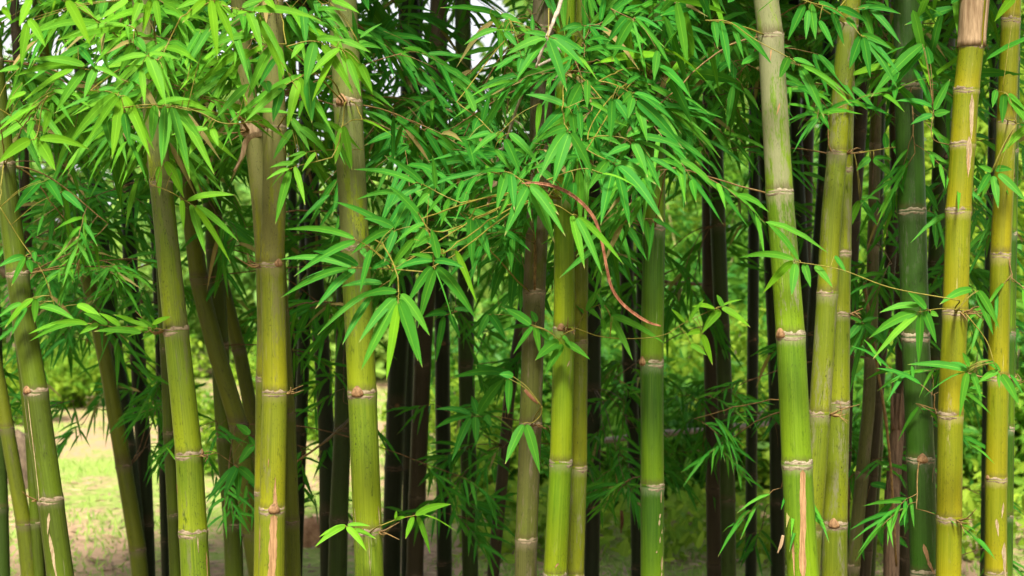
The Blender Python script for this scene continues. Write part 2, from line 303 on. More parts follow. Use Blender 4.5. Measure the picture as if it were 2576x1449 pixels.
# ------------------------------------------------------------------ bamboo culms
# key, distance, width px (top, bottom), material, [(x, y) ...] centre line, [node y ...], label
CULMS = [
('F1', 3.9, 50, 66, 'leftg', [(2, 330), (20, 500), (58, 800), (90, 985), (127, 1258), (152, 1449)], [690, 985, 1258], "leaning olive green culm, far left, with one long pale scratch and torn scars"),
('F2', 3.75, 50, 73, 'limeg', [(372, 150), (388, 300), (405, 462), (443, 832), (476, 1145), (486, 1340), (492, 1449)], [462, 832, 1145, 1340], "stout lime culm, upper half grey mottled, leafy twig cluster on its left side"),
('F3', 3.7, 55, 66, 'oliveg', [(684, 0), (686, 150), (691, 320), (690, 500), (684, 668), (690, 850), (692, 990), (688, 1120), (685, 1282), (683, 1449)], [325, 668, 990, 1282], "stout yellowish culm with a tan split scar down its lowest visible internode"),
('FL', 3.82, 46, 52, 'oliveg', [(603, 0), (612, 160), (636, 330), (657, 502), (668, 668), (672, 820), (668, 1000), (664, 1449)], [332, 668], "grey brown culm pressed against the left side of the split scarred yellowish culm"),
('FR', 3.95, 34, 42, 'olive', [(704, 700), (724, 1040), (728, 1180), (733, 1310), (736, 1449)], [1040, 1313], "olive brown culm standing half hidden close behind the split scarred yellowish culm"),
('F4', 3.7, 72, 72, 'limeg', [(861, 0), (875, 262), (893, 622), (911, 990), (925, 1335), (929, 1449)], [262, 622, 990, 1335], "stout lime culm with large brown buds and a small leafy twig low at its node"),
('F5', 4.0, 56, 55, 'brown', [(1369, 0), (1366, 75), (1358, 428), (1350, 600), (1344, 734), (1335, 1068), (1324, 1357), (1322, 1449)], [75, 734, 1068, 1357], "grey brown mottled culm just left of the bright lime pair in the middle"),
('F6', 3.85, 46, 60, 'lime', [(1424, 0), (1420, 300), (1418, 502), (1420, 720), (1419, 829), (1411, 1165), (1396, 1449)], [502, 829, 1165], "bright lime culm at the front of the touching pair in the middle"),
('F7', 3.98, 44, 46, 'ygreen', [(1466, 0), (1460, 400), (1456, 829), (1454, 1178), (1446, 1449)], [860, 1178], "slimmer yellow green culm touching the right side of the bright lime one"),
('F8', 4.0, 54, 60, 'green', [(1650, 0), (1648, 206), (1645, 573), (1640, 914), (1641, 1223), (1641, 1449)], [206, 573, 914, 1223], "upright fresh green culm with pale flecks on its lowest internode"),
('F9', 3.6, 62, 78, 'pale', [(1925, -20), (1939, 92), (1950, 290), (1961, 486), (1975, 660), (1989, 844), (2005, 1167), (2020, 1449)], [92, 486, 844, 1167], "thickest green culm with whitish upper half and a peeled tan strip near its foot"),
('F10', 3.85, 48, 56, 'ygreen', [(2142, 0), (2124, 150), (2106, 387), (2090, 560), (2082, 721), (2062, 1042), (2040, 1331), (2034, 1449)], [387, 740, 1042, 1331], "yellow green culm leaning rightward behind the thickest whitish green culm"),
('F11', 4.0, 46, 64, 'ygreen', [(2122, 420), (2116, 640), (2112, 791), (2109, 1017), (2100, 1319), (2099, 1449)], [638, 791, 1017, 1319], "upright yellow green culm with one brown bud between the crossing leaner and the dark group"),
('F12', 3.95, 68, 68, 'deep', [(2283, 0), (2285, 221), (2294, 532), (2303, 847), (2316, 1156), (2325, 1440)], [221, 532, 847, 1156, 1439], "thick deep green culm with grey film and a brown bud facing forward"),
('F13', 3.7, 62, 62, 'yellow', [(2452, -10), (2444, 115), (2431, 229), (2422, 365), (2411, 532), (2403, 786), (2391, 1045), (2388, 1305), (2386, 1449)], [115, 229, 365, 532, 786, 1045, 1305], "thick yellow culm topped by a split dry papery sheath"),
('F14', 3.8, 46, 54, 'yellow', [(2545, 0), (2532, 311), (2517, 643), (2511, 952), (2506, 1206), (2505, 1449)], [311, 643, 952, 1206, 1442], "yellow culm nearest the right edge with pale peeling patches at its foot"),
('F15', 4.1, 26, 30, 'green', [(2550, 300), (2543, 700), (2537, 1079), (2532, 1449)], [839, 1079, 1299], "thin green culm peeking out behind the yellow culm at the right edge"),
('B1', 5.0, 34, 40, 'olive', [(-20, 880), (0, 975), (17, 1078), (46, 1240), (60, 1321), (74, 1449)], [1078, 1321], "thin olive brown culm leaning at the lower left corner"),
('B2', 5.2, 40, 42, 'darkg', [(-14, 900), (-6, 1100), (0, 1279), (4, 1449)], [1279], "dark green culm cut by the left edge of the view"),
('B3', 5.0, 26, 28, 'leftg', [(66, 1000), (76, 1088), (90, 1316), (98, 1449)], [1088, 1316], "slim green culm half hidden behind the scratched olive green leaner"),
('BA', 5.2, 26, 28, 'dbrown', [(52, 250), (58, 340), (66, 600), (70, 780), (84, 1000)], [330, 600], "thin old brown culm behind the upper part of the scratched leaner"),
('B4', 5.4, 34, 42, 'olive', [(150, 380), (168, 502), (205, 640), (235, 760), (272, 940), (311, 1173), (346, 1384), (352, 1449)], [650, 1173, 1384], "dark olive culm leaning across the pale clearing on the left"),
('B5', 5.9, 36, 38, 'dark', [(250, 560), (282, 830), (308, 1000), (336, 1250), (354, 1449)], [870, 1120], "blackish culm pressed close along the right of the dark olive leaner"),
('B6', 6.0, 36, 40, 'dark', [(318, 420), (330, 721), (347, 907), (359, 1100), (367, 1319), (371, 1449)], [907, 1319], "blackish upright culm with a pale node, second right of the dark olive leaner"),
('B7', 6.4, 18, 20, 'dark', [(384, 500), (398, 820), (407, 1100), (416, 1449)], [760, 1180], "very thin blackish culm just left of the slim green one"),
('B8', 5.0, 28, 30, 'leftg', [(408, 700), (418, 900), (425, 1088), (436, 1294), (442, 1449)], [1088, 1294], "slim green culm hugging the left side of the stout mottled lime culm"),
('B9', 4.9, 42, 52, 'olive', [(455, 330), (482, 560), (503, 721), (540, 870), (600, 1068), (633, 1339), (652, 1449)], [700, 1068, 1339], "bent olive brown culm crossing behind between two stout culms on the left"),
('B10', 5.4, 34, 36, 'olive', [(500, 300), (528, 520), (540, 640), (570, 760), (606, 900), (640, 1080)], [593, 880], "shaded brown culm running beside the bent olive brown one"),
('B11', 5.0, 44, 47, 'leftg', [(540, 620), (556, 940), (566, 1097), (585, 1321), (589, 1449)], [1097, 1321], "upright mid green culm in front of the bent olive brown one"),
('B12', 6.3, 22, 24, 'dark', [(735, 300), (737, 700), (737, 1000), (738, 1449)], [560, 900], "narrow blackish culm right beside the split scarred yellowish culm"),
('B13', 5.9, 32, 32, 'dark', [(768, 480), (768, 780), (762, 930), (752, 1200), (744, 1449)], [630, 1090], "blackish culm slanting down left behind a clay lump"),
('B14', 5.8, 40, 40, 'dark', [(772, 200), (783, 480), (790, 660), (808, 860), (822, 1100), (826, 1449)], [330, 630, 860, 1290], "tall dark culm with a lit brown vine, left of the budded lime culm"),
('B15', 5.6, 38, 48, 'darkg', [(868, 560), (866, 820), (862, 1080), (852, 1310), (849, 1449)], [850, 1080, 1308], "shaded green culm half hidden left of the budded lime culm"),
('B16', 6.2, 54, 44, 'dark', [(1028, -10), (1034, 250), (1026, 480), (1008, 800), (996, 1022), (988, 1250), (985, 1449)], [300, 560, 1022, 1178, 1330], "blackish thick culm directly right of the budded lime culm"),
('BB', 6.9, 24, 22, 'dark', [(1040, 500), (1032, 800), (1025, 1100), (1020, 1449)], [740, 1180], "narrow black culm squeezed between two darker thick ones"),
('B17', 5.9, 44, 43, 'dbrown', [(1088, 400), (1075, 721), (1066, 840), (1056, 1080), (1047, 1300), (1043, 1449)], [640, 917, 1250], "dark brown culm, second right of the budded lime culm"),
('B18', 6.2, 38, 38, 'dark', [(1108, 380), (1110, 700), (1113, 867), (1114, 1060), (1117, 1250), (1118, 1449)], [600, 867, 1250, 1418], "blackish culm with a reddish node, third right of the budded lime culm"),
('B19', 6.0, 40, 40, 'darkg', [(1168, 420), (1171, 721), (1173, 922), (1179, 1180), (1181, 1331), (1183, 1449)], [640, 922, 1331], "dark green culm, fourth right of the budded lime culm"),
('B20', 5.7, 28, 31, 'dbrown', [(1318, 760), (1300, 880), (1281, 1000), (1266, 1180), (1250, 1340), (1240, 1449)], [820, 1120], "slender dead brown culm slanting down left beside the mottled grey brown one"),
('B21', 6.0, 36, 38, 'dark', [(1494, 560), (1493, 850), (1493, 1050), (1491, 1279), (1488, 1449)], [700, 980, 1279], "blackish culm showing right behind the lime and yellow green pair"),
('B22', 6.2, 38, 32, 'dark', [(1574, 420), (1576, 686), (1583, 914), (1592, 1080), (1602, 1240), (1604, 1449)], [686, 914, 1240], "blackish culm standing left behind the fresh green flecked culm"),
('B23', 6.8, 22, 22, 'dark', [(1612, 480), (1611, 760), (1610, 1100), (1612, 1449)], [780, 1100], "narrow blackish culm tucked against the left of the fresh green flecked culm"),
('B24', 5.9, 40, 40, 'dbrown', [(1788, 150), (1785, 480), (1787, 800), (1793, 1022), (1796, 1260), (1798, 1449)], [420, 721, 1022, 1230, 1420], "dark brown culm, left of the shaded close pair right of centre"),
('B25', 5.7, 38, 38, 'darkg', [(1797, -10), (1798, 301), (1806, 568), (1816, 819), (1826, 1042), (1831, 1258), (1833, 1449)], [60, 301, 568, 819, 1042, 1258], "shaded green culm, right of the shaded close pair right of centre"),
('B26', 6.4, 28, 29, 'dark', [(1899, 100), (1897, 480), (1894, 857), (1892, 1032), (1890, 1198), (1889, 1449)], [500, 857, 1032, 1198, 1349], "slim blackish culm alone between the shaded pair and the thickest green culm"),
('B27', 6.0, 34, 36, 'dark', [(1918, 300), (1938, 640), (1948, 850), (1953, 1063), (1955, 1266), (1957, 1449)], [520, 1063, 1266], "blackish culm just left behind the thickest whitish green culm"),
('B28', 5.9, 28, 30, 'dark', [(1998, 60), (2001, 301), (2014, 560), (2030, 900)], [301, 600], "blackish culm with a pale node right behind the top of the thickest green culm"),
('BC', 6.3, 34, 34, 'dbrown', [(2036, 120), (2028, 450), (2022, 800)], [230, 520], "wide brown culm in shade filling the gap above the crossing leaner"),
('BD', 5.6, 32, 34, 'dark', [(2088, 60), (2082, 300), (2068, 520), (2050, 760)], [240, 480], "black culm along the left edge of the crossing yellow green leaner"),
('B29', 5.2, 34, 36, 'dbrown', [(2178, 60), (2164, 300), (2150, 500), (2138, 720), (2130, 900)], [330, 560], "dull brown culm immediately right of the crossing leaner's top"),
('B30', 5.3, 36, 36, 'darkg', [(2222, 20), (2207, 330), (2203, 560), (2203, 800), (2203, 1125), (2190, 1310), (2183, 1449)], [275, 500, 1125], "shaded green culm in the middle of the dark group right of the budded upright"),
('B31', 5.0, 30, 34, 'brown', [(2196, 660), (2192, 860), (2186, 1020), (2170, 1180), (2150, 1390), (2144, 1449)], [900, 1190], "crooked grey brown dead culm slanting down left in the dark group"),
('B32', 5.2, 28, 30, 'dbrown', [(2262, 420), (2246, 560), (2232, 760), (2215, 900)], [640], "short dark brown culm leaning against the left of the deep green culm"),
('B33', 5.2, 44, 42, 'darkg', [(2388, 0), (2378, 125), (2368, 400), (2356, 663), (2353, 912), (2352, 1150), (2350, 1449)], [125, 400, 663, 912, 1190], "shaded green culm between the deep green culm and the sheath topped yellow one"),
('BE', 5.9, 30, 34, 'dbrown', [(2262, 700), (2268, 900), (2271, 1180), (2276, 1449)], [980, 1210], "dull brown culm in shade behind the split dead culm, left of the deep green one"),
('B34', 5.6, 26, 26, 'dark', [(2508, 0), (2500, 300), (2492, 620), (2486, 900)], [300, 600], "blackish culm hidden left behind the yellow culm nearest the right edge"),
]
class Culm: pass
CU = {}
NSEG = 28
def interp(pts, y):
    ys = [p[1] for p in pts]; xs = [p[0] for p in pts]
    if y <= ys[0]:
        s = (xs[1]-xs[0])/(ys[1]-ys[0]); return xs[0]+s*(y-ys[0])
    if y >= ys[-1]:
        s = (xs[-1]-xs[-2])/(ys[-1]-ys[-2])*.6; return xs[-1]+s*(y-ys[-1])
    return float(np.interp(y, ys, xs))
TOPZ = 4.6
def make_culm(key, d, w0, w1, mat, pts, nodes, label):
    c = Culm(); c.key = key; c.d = d; c.pts = pts; c.mat = mat
    ybot = 724.5+EYE*FPX/d; ytop = 724.5-(TOPZ-EYE)*FPX/d
    # continue the node rhythm above and below the picture
    ns = sorted(nodes); gap = np.mean(np.diff(ns)) if len(ns) > 1 else 300*3.8/d
    gap = max(180*3.8/d, min(gap, 360*3.8/d))
    while ns[0]-gap > ytop+20: ns.insert(0, ns[0]-gap*random.uniform(.9, 1.1))
    while ns[-1]+gap*.85 < ybot-20: ns.append(ns[-1]+gap*.85)
    y0, y1 = pts[0][1], pts[-1][1]
    def rad(y):
        t = (y-y0)/(y1-y0); wpx = w0+(w1-w0)*min(max(t, -.5), 1.15)
        return max(wpx, w0*.6)/2/FPX*d
    ph = random.random()*6; c.wob = lambda t: 1+.010*math.cos(2*t+ph)+.005*math.cos(3*t+2*ph)
    c.axis = lambda y: P(interp(pts, y), y, d); c.rad = rad; c.nodes = ns
    base = c.axis(ybot); base[2] = 0; c.base = base
    c.root = empty("bamboo_culm", tuple(base), label, "bamboo", "bamboo culms of the clump")
    # stem: rings, a little thicker round each node
    ys = set(np.linspace(ytop, ybot+15, 44).tolist()); px = FPX/d
    for n in ns:
        for o in (-.05, -.022, -.009, 0, .009, .022, .05): ys.add(n+o*px)
    ys = sorted(ys); V = []; UV = []; IT = []
    for y in ys:
        a = c.axis(y); r = rad(y); dn = min(abs(y-n) for n in ns)/px
        r *= 1+.055*math.exp(-(dn/.013)**2)
        up = [n for n in ns if n <= y]; dnx = [n for n in ns if n > y]
        yu = up[-1] if up else ytop-100; yd = dnx[0] if dnx else ybot+200
        inter = (yd-y)/(yd-yu)
        for j in range(NSEG+1):
            t = 2*math.pi*j/NSEG
            rr = r*c.wob(t)
            V.append(a+np.array((math.sin(t)*rr, -math.cos(t)*rr, 0))); UV.append((t*.037, a[2])); IT.append((inter, a[2]))
    F = []; m = NSEG+1
    for i in range(len(ys)-1):
        for j in range(NSEG): F.append((i*m+j, (i+1)*m+j, (i+1)*m+j+1, i*m+j+1))
    c.stem = mesh_obj("stem", V, np.array(F), CM[mat], c.root, base, uvs={"UVMap": UV, "Inter": IT})
    old = mat in ('dark', 'dbrown', 'darkg', 'olive')
    c.nobj = {}
    for n in ns:
        if -60 < n < 1500: c.nobj[n] = node_ring(c, n, M_NODED if old else (M_NODEP if mat in ('pale', 'green', 'lime', 'deep') else M_NODE), old)
    CU[key] = c
    return c

def node_ring(c, y, mat, old):
    a = c.axis(y); r = c.rad(y); s = random.uniform(.85, 1.25)*max(.6, r/.037)*(.55 if old else .72)
    prof = [(-.017, .99), (-.013, 1.030), (-.0085, 1.045), (-.005, 1.055), (-.0025, 1.038), (0, 1.036), (.0035, 1.053), (.0085, 1.050), (.0125, 1.032), (.017, .99)]
    n = 40; V = []; F = []; ph = random.random()*9; tilt = random.uniform(-.05, .05); tph = random.random()*6
    for i, (h, k) in enumerate(prof):
        for j in range(n):
            t = 2*math.pi*j/n
            jag = (.0010*math.sin(5*t+ph)+.0007*math.sin(11*t+2*ph)+.0008*random.uniform(-1, 1)) if i in (0, 1, 8, 9) else .0005*math.sin(4*t+ph)
            rr = r*k*(1+.004*math.sin(7*t+ph)+.002*random.uniform(-1, 1))
            V.append(a+np.array((math.sin(t)*rr, -math.cos(t)*rr, h*s+jag*1.6+tilt*r*math.cos(t+tph))))
    for i in range(len(prof)-1):
        for j in range(n): F.append((i*n+j, i*n+(j+1) % n, (i+1)*n+(j+1) % n, (i+1)*n+j))
    return mesh_obj("node", V, F, mat, c.root, c.base)

for row in CULMS: make_culm(*row)

def surf(c, y, t, k=1.0):
    """a point of culm c's surface at picture height y, t radians round from the camera side"""
    a = c.axis(y); r = c.rad(y)*k*c.wob(t)
    dn = min(abs(y-n) for n in c.nodes)/FPX*c.d; r *= 1+.055*math.exp(-(dn/.013)**2)
    return a+np.array((math.sin(t)*r, -math.cos(t)*r, 0))

def bud(key, y, t, size=1.0):
    c = CU[key]; n = min(c.nodes, key=lambda q: abs(q-y)); par = c.nobj[n]
    r = c.rad(n); o = np.array((math.sin(t), -math.cos(t), 0)); s = np.array((math.cos(t), math.sin(t), 0)); u = np.array((0, 0, 1.))
    cen = c.axis(n)+o*r*.98+u*.006; V = []; F = []; m = 14; kk = 9
    for i in range(kk):
        v = i/(kk-1); z = -.012+.027*v; ww = .0135*math.sin(math.pi*v**.62)**.8+.0006
        for j in range(m):
            a = 2*math.pi*j/m; ridge = 1+.08*math.cos(5*a+v*3)
            V.append(cen+size*(s*math.cos(a)*ww*ridge+o*math.sin(a)*ww*.42*ridge+u*z))
    for i in range(kk-1):
        for j in range(m): F.append((i*m+j, i*m+(j+1) % m, (i+1)*m+(j+1) % m, (i+1)*m+j))
    mesh_obj("bud", V, F, M_BUD, par, c.base)
for b in (('F1', 985, -.5), ('F2', 1145, 1.45, .8), ('F3', 668, .75, .9), ('F3', 1282, .3, 1.1), ('F4', 262, -.35, 1.25), ('F4', 990, -.25, 1.2), ('F8', 206, -.6, .9), ('F8', 914, -1.1, 1.1),
          ('F9', 844, -1.0, 1.15), ('F11', 1319, -.3, 1.15), ('F12', 1156, -.15, 1.1), ('F14', 952, 1.2, .7), ('F14', 1206, -1.2, .6), ('F6', 829, -.3, .9), ('B16', 1022, .2, .8), ('B18', 867, .2, .8),
          ('B18', 1250, .7, .7), ('B19', 1331, -.6, .7), ('B21', 1279, .2, .8), ('B25', 568, .9, .8), ('B26', 857, .2, .6)): bud(*b)

def scar(key, y0, y1, t0, t1, wid, mat, name="scar", taper=(.3, .8), seed=0, k=1.012):
    """a torn strip on the stem: t0/t1 angle at top/bottom, wid its width in radians"""
    c = CU[key]; rs = random.Random(seed+int(y0)); n = 30; cols = 5; V = []; F = []
    l = r_ = 0
    for i in range(n):
        v = i/(n-1); y = y0+(y1-y0)*v; t = t0+(t1-t0)*v
        e = min(1, v/max(taper[0], .01))**.7*min(1, (1-v)/max(taper[1], .01))**.6
        l += rs.uniform(-.09, .09); r_ += rs.uniform(-.09, .09); l *= .85; r_ *= .85
        a = t-wid/2*e*(1+l*2); b = t+wid/2*e*(1+r_*2)
        for j in range(cols): V.append(surf(c, y, a+(b-a)*j/(cols-1), 1.008 if 0 < j < cols-1 else 1.024))
    for i in range(n-1):
        for j in range(cols-1): F.append((i*cols+j, (i+1)*cols+j, (i+1)*cols+j+1, i*cols+j+1))
    mesh_obj(name, V, F, mat, c.root, c.base)
scar('F1', 1000, 1262, -.45, -.62, .09, M_SCARP, taper=(.1, .05)); scar('F1', 1010, 1130, -1.1, -1.05, .10, M_SCARP, seed=2)
scar('F1', 1285, 1340, .1, -.25, .26, M_SCARP, seed=3); scar('F1', 1336, 1460, -.1, .05, .30, M_SCARP, seed=4, taper=(.2, .9))
scar('F3', 1195, 1275, .35, .35, .34, M_SCAR, taper=(.95, .02)); scar('F3', 1290, 1455, .30, .20, .55, M_SCAR, seed=5, taper=(.02, .02))
scar('F3', 1318, 1400, -.95, -.98, .16, M_SCAR, seed=6); scar('F3', 1150, 1172, -.2, -.22, .1, M_SCAR, seed=7)
scar('F9', 1176, 1450, .15, -.18, .42, M_SCAR, taper=(.01, .12), seed=8); scar('F9', 1335, 1450, -.75, -.75, .2, M_SCAR, seed=9)
scar('F9', 262, 295, .25, -.1, .14, M_SCAR, seed=10); scar('F9', 128, 160, -.2, -.35, .12, M_SCAR, seed=11)
scar('F13', 238, 355, .15, .35, .45, M_SCARP, seed=12); scar('F13', 345, 445, .15, .3, .62, M_SCARP, seed=13); scar('F13', 378, 450, .1, .3, .25, M_SCAR, seed=14)
scar('F2', 1345, 1385, .5, .5, .1, M_SCARP, seed=15); scar('F2', 1215, 1240, -1.1, -1.0, .1, M_SCAR, seed=16); scar('F2', 1385, 1450, 1.15, 1.1, .18, M_SCAR, seed=17)
scar('F4', 1345, 1450, .15, .2, .05, M_SCARP, seed=18); scar('F4', 1270, 1335, 1.0, 1.1, .09, M_SCARP, seed=19); scar('F4', 1275, 1330, -.9, -.75, .07, M_SCARP, seed=20)
for (y0, y1, t, ww) in ((1232, 1262, .75, .16), (1288, 1300, .62, .16), (1302, 1318, .55, .17), (1328, 1340, .85, .1), (1345, 1362, .62, .1), (1380, 1386, .3, .1), (1395, 1432, .85, .22), (1436, 1445, .8, .15)): scar('F8', y0, y1, t, t-.05, ww, M_SCARP, seed=int(y0), taper=(.35, .35))
scar('F12', 1362, 1418, -.25, .1, .35, M_SCAR, seed=22); scar('F12', 1400, 1440, .0, .5, .3, M_SCAR, seed=23); scar('F12', 1170, 1210, .75, .6, .08, M_SCARP, seed=24)
scar('F6', 905, 922, .6, .3, .16, M_SCARP, seed=25); scar('F6', 1410, 1425, .2, -.1, .2, M_SCAR, seed=26)
scar('F14', 1360, 1449, .5, .6, .55, M_SCARP, seed=27); scar('F14', 1300, 1345, -.3, -.1, .3, M_SCARP, seed=28); scar('F14', 1260, 1300, .4, .2, .25, M_SCARP, seed=29)
scar('B25', 345, 385, .1, -.3, .5, M_NODED, seed=30)

# dry sheaths -------------------------------------------------------
def sheath(key, yb, yt, t0, t1, mat, flare=.25, seed=0, name="dry_sheath", k0=1.05):
    c = CU[key]; rs = random.Random(seed); n = 14; cols = 16; V = []; F = []; outs = []
    for i in range(n):
        v = i/(n-1)
        for j in range(cols):
            q = j/(cols-1); t = t0+(t1-t0)*q
            top = 1+.10*math.sin(q*23+seed)+.06*rs.uniform(-1, 1) if i == n-1 else 1
            y = yb+(yt-yb)*v*top
            V.append(surf(c, y, t, k0+flare*v**1.5+.02*math.sin(q*19+v*4+seed)))
    for i in range(n-1):
        for j in range(cols-1): F.append((i*cols+j, (i+1)*cols+j, (i+1)*cols+j+1, i*cols+j+1))
    o = mesh_obj(name, V, F, mat, c.root, c.base); md = o.modifiers.new("thickness", 'SOLIDIFY'); md.thickness = .0015
sheath('F13', 118, -60, -2.6, .42, M_SHEATH, .10, 3); sheath('F13', 118, -70, .62, 2.4, M_SHEATH, .12, 5)
sheath('FL', 345, 312, -2.0, .9, M_SHEATH, .15, 8)

# dead split culm base behind the deep green culm
def split_stub():
    d = 5.0; ps = [P(2263, 990, d), P(2256, 1100, d), P(2248, 1210, d), P(2244, 1300, d)]; base = P(2240, 1600, d); base[2] = 0
    root = empty("dead_culm", tuple(base), "split reddish brown dead culm leaning just left of the deep green culm", "bamboo")
    pa = smooth_path(ps+[np.array((base[0], base[1], 0.0))], 16)
    v, f = tube(pa, np.linspace(.024, .028, 16), 14); v += rng.normal(0, .0012, v.shape)
    mesh_obj("stem", v, f, M_SHEATH2, root, base)
    for q in range(3):
        o = .02*(q-1); pp = [pa[3]+np.array((o, -.02, 0)), pa[1]+np.array((o*1.6, -.03, .02)), pa[0]+np.array((o*2.4+.02, -.03, .08+.03*q))]
        v, f = tube(smooth_path(pp, 8), np.linspace(.009, .001, 8), 5); mesh_obj("splinter", v, f, M_SHEATH2, root, base)
M_SHEATH2 = simple_mat("reddish_split_wood", (.055, .033, .019), (.165, .108, .065), (150, 150, 8), .85, .5)
split_stub()

